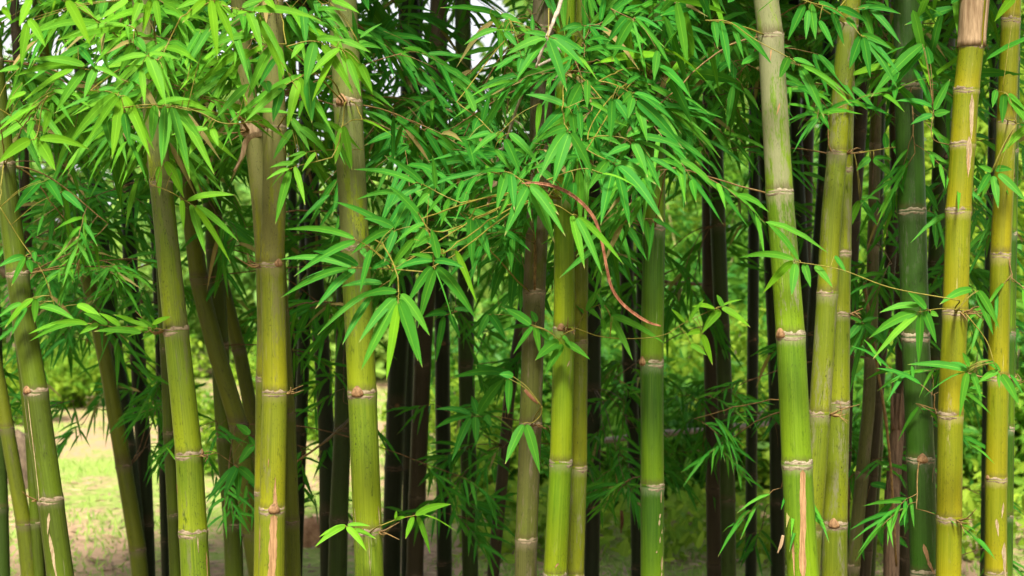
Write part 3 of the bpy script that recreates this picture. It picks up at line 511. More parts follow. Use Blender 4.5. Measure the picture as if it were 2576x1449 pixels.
# ------------------------------------------------------------------ hero sprays, traced leaf by leaf
# view windows on the photograph: origin (source px) and enlargement
WIN = {'A': (1000, 250, 2.414), 'B': (1000, 800, 2.229), 'C': (1700, 50, 2.229), 'D': (1700, 600, 2.229), 'E': (0, 0, 2.414), 'G': (600, 0, 2.229), 'H': (0, 500, 1.932), 'I': (2600, 0, 2.414),
       'r4': (2750, 0, 1.367), 'r5': (0, 1050, 1.367), 'r6': (900, 1050, 1.367), 'r7': (1850, 1050, 1.367), 'r8': (2750, 1050, 1.367)}
SP = """
A 3.35 .55 F4|520,790 400,820 210,865 150,890|205,850,-30,880,50;140,890,-60,985,42;150,905,20,1385,78;190,870,285,1215,58;100,920,-20,1060,12;380,745,255,915,45;290,750,120,870,36
A 3.4 .55 F3|330,20 240,70 150,100|220,105,120,535,76;235,80,345,490,82;255,70,-10,190,62
A 3.4 .75 F4|790,455 700,460 625,505|610,525,548,855,76;625,510,700,905,72;790,455,1060,600,22
A 3.6 .35 F3|130,780 300,740 545,720 800,720|350,490,560,600,62;235,525,500,790,76;160,445,325,735,70;170,545,0,810,72;300,750,130,790,36;545,620,690,900,60
A 3.9 .12 F6|1400,640 1250,670 1150,560 1090,530|1090,525,790,370,52;1115,570,800,690,82;1140,670,730,960,52;1185,540,1090,400,60;1200,680,1065,800,60;1200,680,1010,690,20
A 3.5 .22 F6|1660,1190 1560,1150 1440,1090 1330,1030 1270,1010|1265,1015,710,895,72;1335,1025,980,770,66;1310,1040,1010,1250,76;1390,1060,1270,1260,80;1440,1060,1410,770,56;1140,1110,740,1160,52;1560,1150,1480,1400,70
A 3.45 .25 F6|1500,1449 1420,1440 1360,1420|1340,1370,1010,1030,86;1060,1440,530,1175,62;1360,1420,1210,1449,70;1200,1180,1070,1430,90;1380,1110,1270,1230,60
B 3.3 .22 F6|1010,400 900,320 780,230 665,165|665,165,85,92,58;675,185,170,475,68;960,95,630,300,66;800,255,710,605,72;985,75,740,0,72;1000,100,910,355,72;720,250,770,330,55
B 3.3 .20 F6|1220,435 900,410 680,405 620,405|640,400,60,335,66;695,385,320,265,78;620,410,60,650,62;675,415,345,740,74;600,410,215,510,10;980,340,780,430,60
B 3.15 .22 F6|1220,0 1300,200 1310,390|1305,350,980,425,66;1300,395,1095,700,76;1320,415,1180,900,84;1335,400,1670,840,94;1320,350,1560,405,58;1325,420,1490,920,14;1300,325,1110,295,42;1350,330,1290,80,80;1290,150,1160,240,60
B 3.1 .28 F4|1020,480 1025,600 1020,685|1010,600,690,655,68;1005,640,700,1015,80;1010,670,720,1240,98;1020,700,925,1330,86,1;1035,660,1220,1220,98;1040,620,1280,960,86;1030,690,1185,1170,84
B 3.3 .26 F4|1010,470 850,575 780,620|800,640,565,1035,68;800,600,360,955,52;890,530,550,560,68;850,590,690,640,30
B 3.35 .4 F6|1390,290 1440,260 1490,255|1490,260,1665,695,54,1;1150,170,940,450,62;1080,330,940,570,72;1240,85,1130,265,72;1235,40,990,215,62;1380,250,1400,330,50
B 3.5 .22 F6|1650,-80 1620,-20 1600,0|1610,0,1630,420,76;1650,0,1780,345,78;1600,0,1480,170,18
B 5.0 .05 B14|480,690 400,720 310,735|300,740,160,1080,64;310,740,370,980,62;330,710,120,725,44;310,740,130,820,50
B 4.5 .10 B18|1500,760 1440,780 1400,795|1395,800,1330,1180,62;1440,780,1530,985,52;1420,780,1230,810,50;1480,740,1640,770,45
C 3.25 .22 F6|690,-40 690,100 680,185|665,190,340,340,78;670,200,420,555,88;690,210,840,640,92;700,185,1000,460,94;710,185,990,325,68;665,180,480,155,42;870,290,1090,545,44,.9
C 3.5 .15 F8|1200,-40 1280,0 1380,45|1330,30,1170,245,78;1370,60,1200,395,88;1385,70,1465,420,26;1395,50,1680,410,94;1400,40,1660,370,62;1230,0,1110,125,62;1580,300,1550,550,66;1400,30,1620,140,50
C 3.6 .12 F6|1150,60 1080,90 970,100|960,95,770,150,52;970,105,800,225,62;985,110,975,285,18;1030,110,1185,360,62;1000,95,1190,150,50
C 3.35 .2 F6|1120,690 1000,700 830,770|960,570,815,875,92;1005,540,1005,775,62,.5;825,775,590,1025,88;835,755,500,660,68;880,815,905,1000,78;1030,730,1215,830,40,.7;940,800,960,1040,60
C 3.2 .2 F6|820,905 845,940 850,970|840,930,615,1040,66;835,970,615,1345,88;855,975,725,1400,98;870,975,1050,1310,88;858,985,1010,1400,12
C 3.25 .2 F8|1010,1030 1100,1000 1250,1005 1400,1045|1330,1005,1630,895,72;1370,1015,1800,1105,66;1380,1045,1500,1340,82;1400,1045,1790,1240,56;1410,1050,1610,1449,78;1355,1075,1150,1170,66;1520,1180,1783,1350,50
C 3.3 .18 F8|1100,550 1200,570 1330,630 1420,745|1390,650,1640,760,52;1400,640,1720,880,62;1410,710,1780,1090,94;1415,745,1495,1050,82;1370,640,1290,740,62;1380,680,1340,860,72;1230,700,1395,960,78;1210,700,1195,1050,72;1430,760,1600,1060,12;1330,570,1440,510,45
C 3.3 .22 F8|1000,1110 1080,1155 1200,1210 1240,1245|1180,1195,1010,1449,82;1220,1230,1115,1730,98;1245,1245,1355,1750,92;1250,1215,1570,1395,84;1260,1240,1630,1705,94;1340,1080,1270,1200,60
C 3.6 .12 F5|1050,750 1040,790 1030,800|1020,820,1110,1180,90;1050,800,1180,950,70;950,760,900,830,60;860,1080,1000,900,30;900,1060,860,1340,90;760,1060,660,1170,60
C 3.45 .2 F5|-60,720 0,770 100,840 200,940 280,1040|270,980,60,1150,62;370,975,615,1235,82;330,1025,460,1320,82;250,1105,410,1310,56;240,970,20,1030,62;150,880,210,660,52;90,800,0,600,62;120,850,70,980,72;30,1030,100,1290,72;620,730,590,1000,56,.9;300,960,290,1060,60,.6
C 3.6 .25 F5|380,60 320,0 230,-60|270,130,0,255,58,.6;210,0,380,300,44,.9;300,10,515,135,62,.5;560,140,555,0,36;330,150,440,280,60;520,140,500,340,50;470,360,440,480,60;400,360,250,470,60
D 3.2 .25 F6|150,60 330,65 420,100 520,185|350,70,265,370,86;385,80,410,380,78;520,185,330,590,98;540,185,830,595,72;550,200,740,650,98;535,170,775,420,78;440,180,260,460,62;330,60,100,80,42;530,190,545,390,18
D 3.15 .7 F6|660,310 780,350 880,415|880,420,985,860,78,.8;920,440,1130,910,66,.5;930,430,1305,825,56,.9
D 3.2 .5 F6|680,130 870,60 1000,40 1120,75|940,50,950,520,76,.7;1130,80,1430,205,22,1;880,60,800,340,70,.2;900,150,880,390,60,.2
D 3.6 .2 F5|-60,380 0,400 35,415|45,430,70,860,66;50,420,215,790,84;40,385,260,480,62;20,230,-30,420,70
D 4.3 .0 F5|440,690 410,710 370,740|390,730,730,1265,112;330,790,215,1140,78;420,800,375,1220,84;470,820,460,1240,62;355,740,120,840,66;260,500,410,690,70
D 3.8 .15 F8|1000,425 1240,440 1540,450|1240,455,1375,855,62;1320,500,1495,795,62;1545,480,1505,800,36;1480,460,1520,720,52;1370,180,1470,580,66;1270,170,1175,500,78;1200,470,1165,640,52;1540,450,1783,610,40;1410,250,1420,420,60
D 3.9 .2 F6|760,1400 600,1330 560,1320|300,1165,560,1320,76;550,1330,300,1370,40;590,1290,545,1200,60;600,1340,590,1449,66;640,1370,690,1460,55;200,1230,100,1440,62;210,1230,345,1449,75
D 3.95 .25 F6|920,1340 1000,1200 1130,1140|1000,1200,1130,1000,56;1090,1060,1150,1215,36;1010,1185,1120,1280,56;1200,1245,1480,1370,62;1200,1260,1290,1400,50;1130,1270,1150,1380,45;920,1150,980,1230,45
r7 3.75 .35 F6|345,215 300,235 270,265|270,275,150,370,56;290,290,200,440,52;300,280,425,365,46;130,190,0,110,50;140,200,40,340,34;150,200,175,340,36;180,215,215,270,30;280,240,330,300,30
r7 3.8 .45 F6|360,210 480,250 650,260 800,240 900,180 1050,110|530,150,640,370,38;540,150,800,285,36;1085,105,1230,205,40,1;1080,120,985,235,46,.7;990,240,1040,395,40,1;980,225,905,245,30,.9;930,290,1010,345,30,.6;1090,100,1060,40,30;1080,100,1190,65,14,.9;1050,110,940,100,24,.9;1050,120,970,80,24,.7;900,180,830,110,20,.8;920,175,1000,60,24,.6
r4 3.35 .35 F13|1020,1500 700,1440 450,1350 220,1310|210,1310,60,1470,46,.8;215,1300,-60,1290,36;240,1300,80,1115,50;225,1320,205,1480,48;265,1320,300,1440,40;320,1330,410,1440,40;420,1280,480,1370,30
r8 3.5 .3 F13|1040,115 950,110 850,125|830,130,590,260,50;845,95,645,130,40;835,140,610,365,36,.6;850,135,840,400,42;870,120,930,285,46;880,110,785,25,46;1110,15,945,90,42;1130,20,1215,245,42;1140,20,1245,210,42;900,130,940,150,30
r8 3.45 .3 F13|1085,145 1180,270 1220,385 1250,430|1085,420,785,390,42;1080,410,1000,378,36;1085,430,1045,660,46;1110,430,1155,565,38;1095,400,1060,330,36;1240,425,1140,480,36;1250,420,1150,365,34;1255,440,1345,595,46;1300,440,1365,540,20;1240,430,1245,510,20;1070,430,865,555,8
r8 4.2 .12 F11|475,150 520,170 560,185|550,185,475,280,42;560,190,465,400,42;570,190,730,350,40;560,175,640,155,26;555,180,480,150,20
r8 5.0 .08 B31|490,1170 600,1200 780,1260|500,1180,500,1310,32;530,1185,570,1375,36;620,1190,730,1060,40;640,1200,660,1300,36;680,1230,730,1430,42;690,1240,790,1310,40;700,1210,840,1165,30;600,990,780,1050,36;510,920,515,1080,36
I 3.35 .22 F9|-40,180 170,195 400,350 700,510 790,580|95,185,180,640,88;35,185,70,430,72;185,200,550,570,82;200,220,300,520,52;700,505,615,700,82;740,520,930,590,58;790,590,1015,1050,88,.4;830,590,1275,960,56,.8;800,570,1240,850,36,.7
I 3.45 .18 F10|600,-80 870,15 1100,80 1230,190 1340,320|835,40,690,360,92;895,30,935,350,88;960,20,1200,165,56;970,180,1095,420,70;1130,70,1400,200,68;1340,320,1235,610,92;1360,330,1420,690,78;1380,350,1660,780,74;1400,350,1680,660,62;1340,310,1620,440,62;1210,160,1300,260,70;870,90,850,350,60
I 3.6 .2 F12|1100,120 1320,75 1420,70|1360,80,1455,370,72;1420,80,1690,390,62;1400,65,1690,125,52;1310,80,1520,60,52;1080,100,1190,410,60
I 3.9 .1 F9|420,260 400,380 380,510 220,680|70,430,15,750,78;205,760,150,1140,62;165,690,15,800,54,.7;215,540,210,770,60;300,780,440,980,46,.7;920,470,1050,850,78;960,480,1310,920,78;1090,700,1110,1075,58;1250,770,1510,1040,72;730,520,740,630,60
r4 4.0 .2 F10|500,770 640,750 700,740 880,725|715,745,820,890,42;600,790,530,855,38;615,795,710,800,22;610,800,730,915,32;705,735,805,695,42;545,1005,475,1180,50,.5;550,1000,635,1130,46;555,990,650,1000,26;680,740,670,660,34;780,750,840,890,36
r4 3.7 .15 F13|1010,730 910,690 915,550|910,535,725,505,36;910,575,800,625,38;920,575,1000,560,40;920,550,1000,395,42;870,240,720,430,46;860,220,600,490,60;900,320,880,230,44;905,520,800,320,40
r4 4.3 .05 F12|860,1050 900,1060 925,1075|920,1075,745,1120,46;920,1085,735,1190,42;900,1100,735,1270,42;925,1075,930,1250,42;920,1050,1000,1370,20;770,900,660,1120,52;870,930,940,1060,40
r4 3.6 .3 F14|1330,620 1290,480 1230,455|1270,470,1260,620,46;1290,480,1400,640,48;1230,450,1210,540,36;1200,870,1135,980,42;1215,880,1240,1045,42;1220,850,1310,850,36;1240,870,1380,1010,42;1400,630,1250,775,42,.8;1330,-20,1220,110,46,.8;1210,860,1140,830,30;1290,470,1390,570,40
E 2.85 .95 F2|420,-60 330,-50 260,-30|270,-20,170,235,90;590,0,800,405,94;20,60,100,190,62;490,0,450,130,32;780,-10,820,45,40
E 3.15 .6 F2|1400,-50 1330,-20 1250,-10|240,200,185,575,82;250,170,405,420,82;1130,0,910,160,72,.8;1330,0,1260,300,78,.9;1370,0,1420,310,74;1250,0,1165,230,78;930,0,890,170,80,.3
E 3.2 .5 F2|1260,760 1120,720 950,650 700,600|750,580,260,525,78;730,595,120,675,78;650,610,190,905,84,.7;750,620,490,1000,88;850,600,740,880,84;690,420,840,600,70,.1;820,590,1100,730,50
E 3.25 .55 F2|1190,250 1120,225 860,200|1090,250,490,360,94;1120,230,610,320,60;860,205,260,310,68;1060,330,830,580,62;1180,400,1060,640,80;1190,330,1290,470,104,.3;660,20,860,180,60
E 3.1 .65 F2|800,800 960,810 1075,850|1050,820,580,1320,88;1040,850,750,1300,82;1065,860,990,1410,92,1;1090,850,1330,1400,98,.95;1110,850,1370,1340,72;930,1020,990,1330,88,.3;870,800,1030,775,50,.3;1100,1000,1140,1290,80,.2
E 3.1 .55 F3|1600,150 1500,350 1410,520 1300,490|1290,490,960,580,68;1310,500,1470,940,112;1400,580,1500,870,64;1250,610,1280,930,62;1440,610,1560,920,20;1320,470,1600,530,50
E 3.1 .4 F3|1090,950 1300,925 1470,935 1690,980|1370,930,1340,1270,88;1450,940,1430,1480,98;1520,940,1670,1500,88;1390,920,1690,880,62;1560,960,1790,1250,80
E 3.0 .7 F1|420,850 370,950 340,1150 300,1240|270,1240,-20,1449,104,.9;330,1240,490,1510,112,.7;350,1230,790,1320,78;440,980,380,1190,72,.6;290,1060,240,1220,72,.4
E 3.2 .65 F1|-40,940 140,1060 250,1190|200,730,50,980,88;350,905,-30,1170,104,.6;470,800,830,970,56;330,960,100,1100,62;540,800,720,870,50,.5;390,900,480,800,80,.8;230,820,80,880,60;170,600,-20,640,60
G 3.2 .6 F3|300,-30 500,50 740,100|385,0,440,490,78,1;430,0,575,360,84,.8;690,90,805,430,84;760,110,980,640,78;800,170,1020,610,52;735,85,1285,170,78;340,0,150,190,64,.9;330,-10,100,75,64;460,10,570,160,52;640,60,850,0,62;830,-10,915,80,62,.8;590,60,580,140,50
G 3.35 .55 F3|1000,360 930,360 850,370|880,375,680,820,94;830,375,375,770,58,.8;700,410,250,725,64;730,290,320,415,58;740,300,460,460,42,.8;940,380,980,620,60;800,300,850,370,60
G 3.3 .55 F4|1000,380 1210,335 1440,395|1230,345,1150,720,98,.3;1140,350,1040,480,72;1435,395,1200,610,78,.7;1400,410,1210,830,72,.9;1290,370,1550,775,78;1460,405,1710,780,112,.8;1500,480,1610,790,62;1600,520,1705,760,72;1250,320,1480,335,58;1440,330,1690,430,60
G 3.4 .4 F4|1200,-60 1290,30 1350,20|1290,50,1525,310,62;1370,0,1600,110,58,.6;1240,0,1280,160,62;1130,50,1160,370,88,.2;1280,100,1480,330,50;1575,360,1540,85,52,.2;1600,310,1783,190,32;1590,340,1740,390,45;1600,370,1783,400,45;1000,120,1130,340,60
G 3.3 .45 F4|1250,600 1180,610 1090,640 850,780|1130,610,540,1000,84;1095,655,1010,1050,88,.8;1000,690,660,1000,74;1180,640,1210,1000,98,.15;960,720,890,1000,92,.1;920,470,770,720,52,.1;1130,820,1100,970,42,.4;830,660,860,760,90,.2
G 3.3 .5 F3|600,1010 460,1000 300,920 130,870 0,850|30,870,0,1310,94;70,880,215,1470,94;110,885,415,1430,84;20,830,420,930,58;0,610,50,800,58;700,690,430,960,72,.4;390,1050,445,1195,62,.7;360,1050,40,1110,58,.6;290,1100,210,1260,62,.9;300,250,130,560,70,.3;380,230,180,570,70,.3
H 3.4 .6 F2|1070,340 1200,390 1330,465 1390,500|1325,455,1665,415,62;1165,180,1305,440,74;1285,450,1300,665,48,.8;1350,480,1455,840,62;1385,490,1690,745,52;1380,500,1635,900,46,.9;1120,210,1130,425,48;1240,220,1290,420,62,.4
H 4.4 .15 F1|330,990 480,970 580,930 800,1030|550,930,760,860,52;515,945,425,1200,72;545,940,530,1140,52;580,930,760,885,40
H 3.8 .3 F1|0,500 150,740 300,960 400,1240|180,850,80,1060,52;170,850,-20,930,52;235,1150,30,1360,62,.6;250,1150,245,1320,52;270,1200,545,1310,62;545,1190,745,1320,62,.7;290,310,100,540,76,.05;330,310,450,500,72,.1;440,390,600,540,62,.05;200,870,225,970,50;240,810,250,890,40;150,1180,-20,1290,40;190,1210,80,1410,46
H 3.7 .55 F2|1150,1370 1000,1345 800,1345 600,1320|600,1320,210,1449,46;520,1320,200,1400,46;1000,1390,660,1380,52;1080,1330,1210,1275,42,.8;880,1360,740,1410,40;620,1330,350,1330,40;1050,1350,860,1300,34;1080,1360,900,1420,34;1100,1360,960,1280,30;990,1340,800,1260,36,.7;1020,1360,900,1380,36,.9;850,1340,700,1250,44;700,1330,560,1400,46;760,1335,590,1250,46;1090,1380,1000,1440,30;1110,1350,1060,1260,28
r5 4.3 .15 F2|1005,830 1080,830 1170,890|1185,895,1030,1085,42;1195,905,1305,1015,46;1185,905,1120,1060,52;1195,910,1190,1080,42;1250,740,1180,690,46;1270,790,1195,890,46;1200,880,1300,780,42;1040,830,910,905,14,.6;880,870,830,800,14,.6;1300,860,1240,740,40
r6 3.55 .75 F4|545,1215 520,1205 500,1200|500,1200,345,1305,32;500,1195,365,1255,26;505,1205,605,1325,36;510,1195,625,1200,22;540,1215,655,1265,24
r6 3.5 .65 F4|680,1195 760,1165 850,1145|850,1145,1030,1090,40;840,1150,800,1265,36;860,1150,925,1340,36;750,1170,800,1155,22;750,1165,755,1120,16;880,1140,1060,1230,8
r6 4.6 .15 F5|1367,670 1250,650 1140,650|1130,645,940,715,36;1125,655,1030,880,42;1150,650,1155,800,42;1165,640,1130,545,42;1130,640,945,615,30;1165,640,1300,455,52;1320,460,1320,640,42;1340,440,1020,460,42;1200,640,1230,705,36;1340,470,1140,390,40
r7 3.6 .3 F5|185,600 180,640 140,680 100,680|90,690,0,890,52;105,690,175,935,52;40,450,-30,440,40;20,460,15,640,42
"""
def pxl(win, x, y):
    ox, oy, s = WIN[win]; return ((ox+x/s)*.68675, (oy+y/s)*.68675)

def leaf_row(b, t, width, tint, flip=1.0, arch=None):
    L = float(np.linalg.norm(t-b)); horiz = math.hypot(t[0]-b[0], t[1]-b[1])/max(L, 1e-4)
    fac = norm(np.array((random.uniform(-.55, .55), -1.0, random.uniform(-.1, .75))))
    bow = (random.uniform(.02, .07)+.05*horiz) if arch is None else arch
    return (b, t, width, bow, fac, random.uniform(.12, .38), random.uniform(-.5, .5), tint)

def connect(c, start, acc, r0=.0028, d2=None):
    """grow a branch from the nearest node of culm c to START; returns its path"""
    best = min((n for n in c.nodes if c.axis(n)[2] > .4), key=lambda n: np.linalg.norm(c.axis(n)-start)+.35*max(0, start[2]-c.axis(n)[2]))
    a = c.axis(best); o = start-a; o[2] = 0; o = norm(o); s0 = a+o*c.rad(best)*.9
    L = np.linalg.norm(start-s0); q = norm(start-s0)
    c1 = s0+(o*.6+q*.4)*L*.35+np.array((0, .02, .06*L)); c2 = start-(q if d2 is None else (norm(q+.35*d2) if np.dot(q, d2) > .2 else q))*L*.3+np.array((0, 0, .03*L))
    t = np.linspace(0, 1, max(9, int(L/.035)))[:, None]
    pa = s0*(1-t)**3+3*c1*t*(1-t)**2+3*c2*t*t*(1-t)+start*t**3
    pa[2:-2:4] += rng.normal(0, .0022, pa[2:-2:4].shape)
    acc.add(tube(pa, np.linspace(r0, .0014, len(pa)), 6)); return pa

for line in SP.strip().splitlines():
    head, tw, lv = line.split('|'); win, d, tint, key = head.split(); d = float(d); tint = float(tint); c = CU[key]
    tp = [np.array(pxl(win, *map(float, q.split(',')))) for q in tw.split()]
    dd = np.cumsum(rng.normal(0, .02, len(tp))); T3 = [P(x, y, d+e) for (x, y), e in zip(tp, dd)]
    acc = Acc(); L_ = []
    dirn = norm(T3[1]-T3[0]) if len(T3) > 1 else None
    connect(c, T3[0], acc, .0022, dirn)
    pa = smooth_path(T3, 6*len(T3)); acc.add(tube(pa, np.linspace(.0015, .0009, len(pa)), 6))
    ins = np.array([((p[0]/p[1])*FPX+1288, 724.5-(p[2]-EYE)/p[1]*FPX) for p in pa])
    for q in lv.split(';'):
        v = list(map(float, q.split(','))); bx, by = pxl(win, v[0], v[1]); tx, ty = pxl(win, v[2], v[3]); wpx = v[4]/WIN[win][2]*.68675
        i = int(np.argmin((ins[:, 0]-bx)**2+(ins[:, 1]-by)**2)); dl = pa[i][1]+random.uniform(-.02, .02)
        b = P(bx, by, dl); Lp = math.hypot(tx-bx, ty-by)/FPX*dl; t = P(tx, ty, dl+Lp*random.uniform(-.45, .25))
        tn = (v[5]*(.6 if win in 'CDI' else 1) if len(v) > 5 else tint+random.uniform(-.14, .14))
        # a short stalk from the twig to the blade
        gap = np.linalg.norm(b-pa[i])
        if gap > .004:
            mid = (b+pa[i])/2+np.array((0, -.003, .012*min(1, gap*8)))
            acc.add(tube(smooth_path([pa[i], mid, b], 7), np.linspace(.0010, .0007, 7), 5))
        L_.append(leaf_row(b, t, max(wpx*.96, 2.0)/FPX*dl, min(1, max(0, tn))))
    br = acc.build("leafy_branch", M_TWIGG if d < 4.2 and tint > .17 else M_TWIG, c.root, c.base)
    foliage("foliage", L_, M_LEAF, br, c.base)

# ------------------------------------------------------------------ further sprays that fill the clump, grown from its nodes
KEYS = list(CU)
def fill_branch(px, py, d, tint, size=1.0, n_sub=3, hi=False, mat=None):
    """a branch whose end reaches view pixel (px, py) at distance d, grown from a culm nearby, carrying a few fans of leaves"""
    end = P(px, py, d)
    def cost(k):
        c = CU[k]; a = c.axis(py); return abs(a[0]-end[0])+.9*abs(a[1]-end[1])+random.uniform(0, .25)
    c = CU[min(KEYS, key=cost)]
    acc = Acc(); LV = []
    pa = connect(c, end, acc, .0024)
    out = norm(pa[-1]-pa[max(0, len(pa)-4)]); 
    for s in range(n_sub):
        i = len(pa)-1-int(s*len(pa)*.16) if s else len(pa)-1
        p0 = pa[max(i, 1)]
        az = random.uniform(0, 2*math.pi); sd = norm(out*.5+np.array((math.cos(az), math.sin(az)*.8-.25, random.uniform(-.5, .25))))
        ln = random.uniform(.10, .24)*size; k = 7
        tp = np.array([p0+sd*ln*t+np.array((0, 0, -.30*ln*t*t)) for t in np.linspace(0, 1, k)]); tp += rng.normal(0, .0015, tp.shape); tp[0] = p0
        acc.add(tube(tp, np.linspace(.0012, .0007, k), 5))
        if random.random() < .5:        # a bare twiglet
            i0 = random.randint(2, k-1); e = tp[i0]+rng.normal(0, .05, 3)*size; acc.add(tube(smooth_path([tp[i0], (tp[i0]+e)/2+rng.normal(0, .006, 3), e], 6), np.linspace(.0010, .0005, 6), 5))
        nl = random.randint(6, 10)
        for q in range(nl):
            t = .25+.75*q/(nl-1); p = p0+sd*ln*t+np.array((0, 0, -.30*ln*t*t))
            az2 = random.uniform(0, 2*math.pi); sidev = norm(np.cross(sd, (0, 0, 1.)))*(1 if q % 2 else -1)
            dr = norm(sd*random.uniform(.35, .9)+sidev*random.uniform(.25, .8)+np.array((math.cos(az2)*.2, math.sin(az2)*.2, random.uniform(-1.0, .05))))
            Ll = random.uniform(.10, .185)*size
            LV.append(leaf_row(p, p+dr*Ll, random.uniform(.0105, .0168)*size, 1.5 if random.random() < .04 else min(1, max(0, tint+random.uniform(-.18, .25)))))
    br = acc.build("leafy_branch", M_TWIG if d < 4.6 else M_TWIGD, c.root, c.base)
    foliage("foliage", LV, mat or M_LEAF, br, c.base, hi)

FILL = [  # x0, y0, x1, y1, d0, d1, count, tint, size
 (1960, 250, 2580, 1300, 3.6, 3.95, 9, .22, .8), (1080, 880, 1900, 1330, 4.3, 5.2, 6, .18, .75), (100, 480, 420, 880, 3.95, 4.6, 5, .3, .8), (1330, 60, 1700, 500, 3.6, 3.9, 10, .22, 1.1), (330, -20, 470, 330, 3.4, 3.6, 5, .45, 1.15), (590, -20, 730, 180, 3.4, 3.6, 3, .45, 1.15), (960, 60, 1640, 640, 3.75, 4.4, 26, .14, 1.2), (1650, -60, 1900, 250, 3.9, 4.5, 8, .15, 1.2), (2050, -40, 2250, 250, 4.1, 4.5, 6, .15, 1.1),
 (-40, -60, 860, 360, 3.9, 4.6, 24, .42, 1.25), (-40, 0, 860, 420, 4.6, 6.2, 24, .2, 1.15),
 (-40, 420, 400, 900, 4.5, 6.6, 34, .08, 1.1), (30, 820, 450, 1120, 5.2, 6.4, 6, .06, .75), (430, 380, 900, 780, 4.5, 6.6, 15, .12, 1.1),
 (230, 850, 460, 1150, 5.0, 6.2, 6, .08, .85), (500, 1030, 640, 1280, 4.6, 5.2, 5, .12, .8), (740, 750, 880, 1250, 5, 6.4, 8, .1, .85),
 (880, -60, 1340, 330, 4.6, 7.4, 20, .06, 1.15), (1340, -60, 1950, 330, 4.6, 7.4, 28, .06, 1.2), (740, -20, 1020, 430, 4.6, 6.6, 14, .06, 1.15), (950, 300, 1650, 780, 4.4, 6.6, 29, .06, 1.15),
 (1080, 800, 1330, 1300, 4.8, 6.6, 12, .10, .95), (1470, 800, 1620, 1300, 5.0, 6.6, 9, .08, .95), (1660, 900, 1960, 1350, 5.2, 6.6, 7, .10, .9),
 (1650, -60, 2600, 320, 4.4, 6.6, 38, .10, 1.15), (1690, 320, 1950, 800, 4.6, 6.6, 6, .08, 1.05), (1990, 300, 2600, 860, 4.4, 6.4, 20, .10, 1.0),
 (2050, 880, 2600, 1400, 4.8, 6.6, 9, .12, .85),
]
for (x0, y0, x1, y1, d0, d1, n, ti, sz) in FILL:
    for q in range(n):
        fill_branch(random.uniform(x0, x1), random.uniform(y0, y1), random.uniform(d0, d1), ti, sz*random.uniform(.85, 1.1), random.randint(2, 4))

# ------------------------------------------------------------------ crowns above the picture, which shade the clump
def crown_mesh(seed):
    r = np.random.default_rng(seed); n = 520
    cen = r.normal(0, 1, (26, 3))*np.array((.34, .34, .5)); k = r.integers(0, 26, n)
    B = cen[k]+r.normal(0, .10, (n, 3)); D = norm(r.normal(0, 1, (n, 3))+np.array((0, 0, -.7))); L = r.uniform(.13, .22, n)
    fac = norm(r.normal(0, 1, (n, 3))+np.array((0, -.4, .8)))
    V, F, uv = leaves_geo(B, B+D*L[:, None], r.uniform(.02, .032, n), r.uniform(.03, .1, n), fac, r.uniform(.1, .3, n), TS_LO, r.uniform(-.4, .4, n))
    return V, F, uv, np.repeat(np.clip(r.normal(.3, .2, n), 0, 1), len(TS_LO)*3)
crowns = []
for s in range(4):
    V, F, uv, ti = crown_mesh(s+50)
    o = mesh_obj("crown", V, F, M_LEAF, None, attrs={"tint": ti}, uvs={"UVMap": uv}); crowns.append(o.data); bpy.data.objects.remove(o)
for i, k in enumerate(KEYS):
    c = CU[k]
    for j in range(1 if k in ('B15', 'B16', 'BB', 'B17', 'B18', 'B19', 'B4', 'B5', 'B6') else 2):
        yt = 724.5-((4.15 if j == 0 else 3.55+.12*(c.d-3.6)*1.5)-EYE)*FPX/c.d
        a = c.axis(yt); o = bpy.data.objects.new("crown", crowns[(i+2*j) % 4]); sc.collection.objects.link(o); o.parent = c.root
        o.location = tuple(a-c.base+np.array((random.uniform(-.15, .15), random.uniform(-.1, .3), .12))); o.rotation_euler = (0, 0, random.uniform(0, 6.28))

# ------------------------------------------------------------------ single dry pieces
def dry_leaf():
    pts = [(470, 160), (560, 155), (700, 175), (830, 225), (950, 310), (1040, 410), (1090, 510), (1130, 660), (1165, 850), (1205, 1010), (1290, 1140), (1420, 1245), (1520, 1300), (1610, 1325)]
    v = [pxl('D', *p) for p in pts]; pa = smooth_path([P(x, y, 3.2+.1*i/13) for i, (x, y) in enumerate(v)], 60)
    tan = norm(np.gradient(pa, axis=0)); n = len(pa); V = []; F = []
    for i in range(n):
        t = i/(n-1); wd = (.0032*min(1, t/.25)**.6*(1-.45*t))*min(1, (1-t)/.12)**.7+.0006
        s = norm(np.cross(tan[i], (0, -1, .2))); nn = np.cross(s, tan[i]); cup = .55+.3*math.sin(t*9)
        for q in (-1, -.5, 0, .5, 1): V.append(pa[i]+s*wd*q+nn*wd*cup*(q*q-.5))
    for i in range(n-1):
        for q in range(4): F.append((i*5+q, i*5+q+1, i*5+q+6, i*5+q+5))
    base = pa[0]; o = mesh_obj("dry_leaf", np.array(V), F, M_DRYLEAF, None, base); o.location = tuple(base)
    o.modifiers.new("thickness", 'SOLIDIFY').thickness = .0012
    tag(o, "long curled rust brown dry leaf drooping before the middle culms", "dry leaf")
dry_leaf()
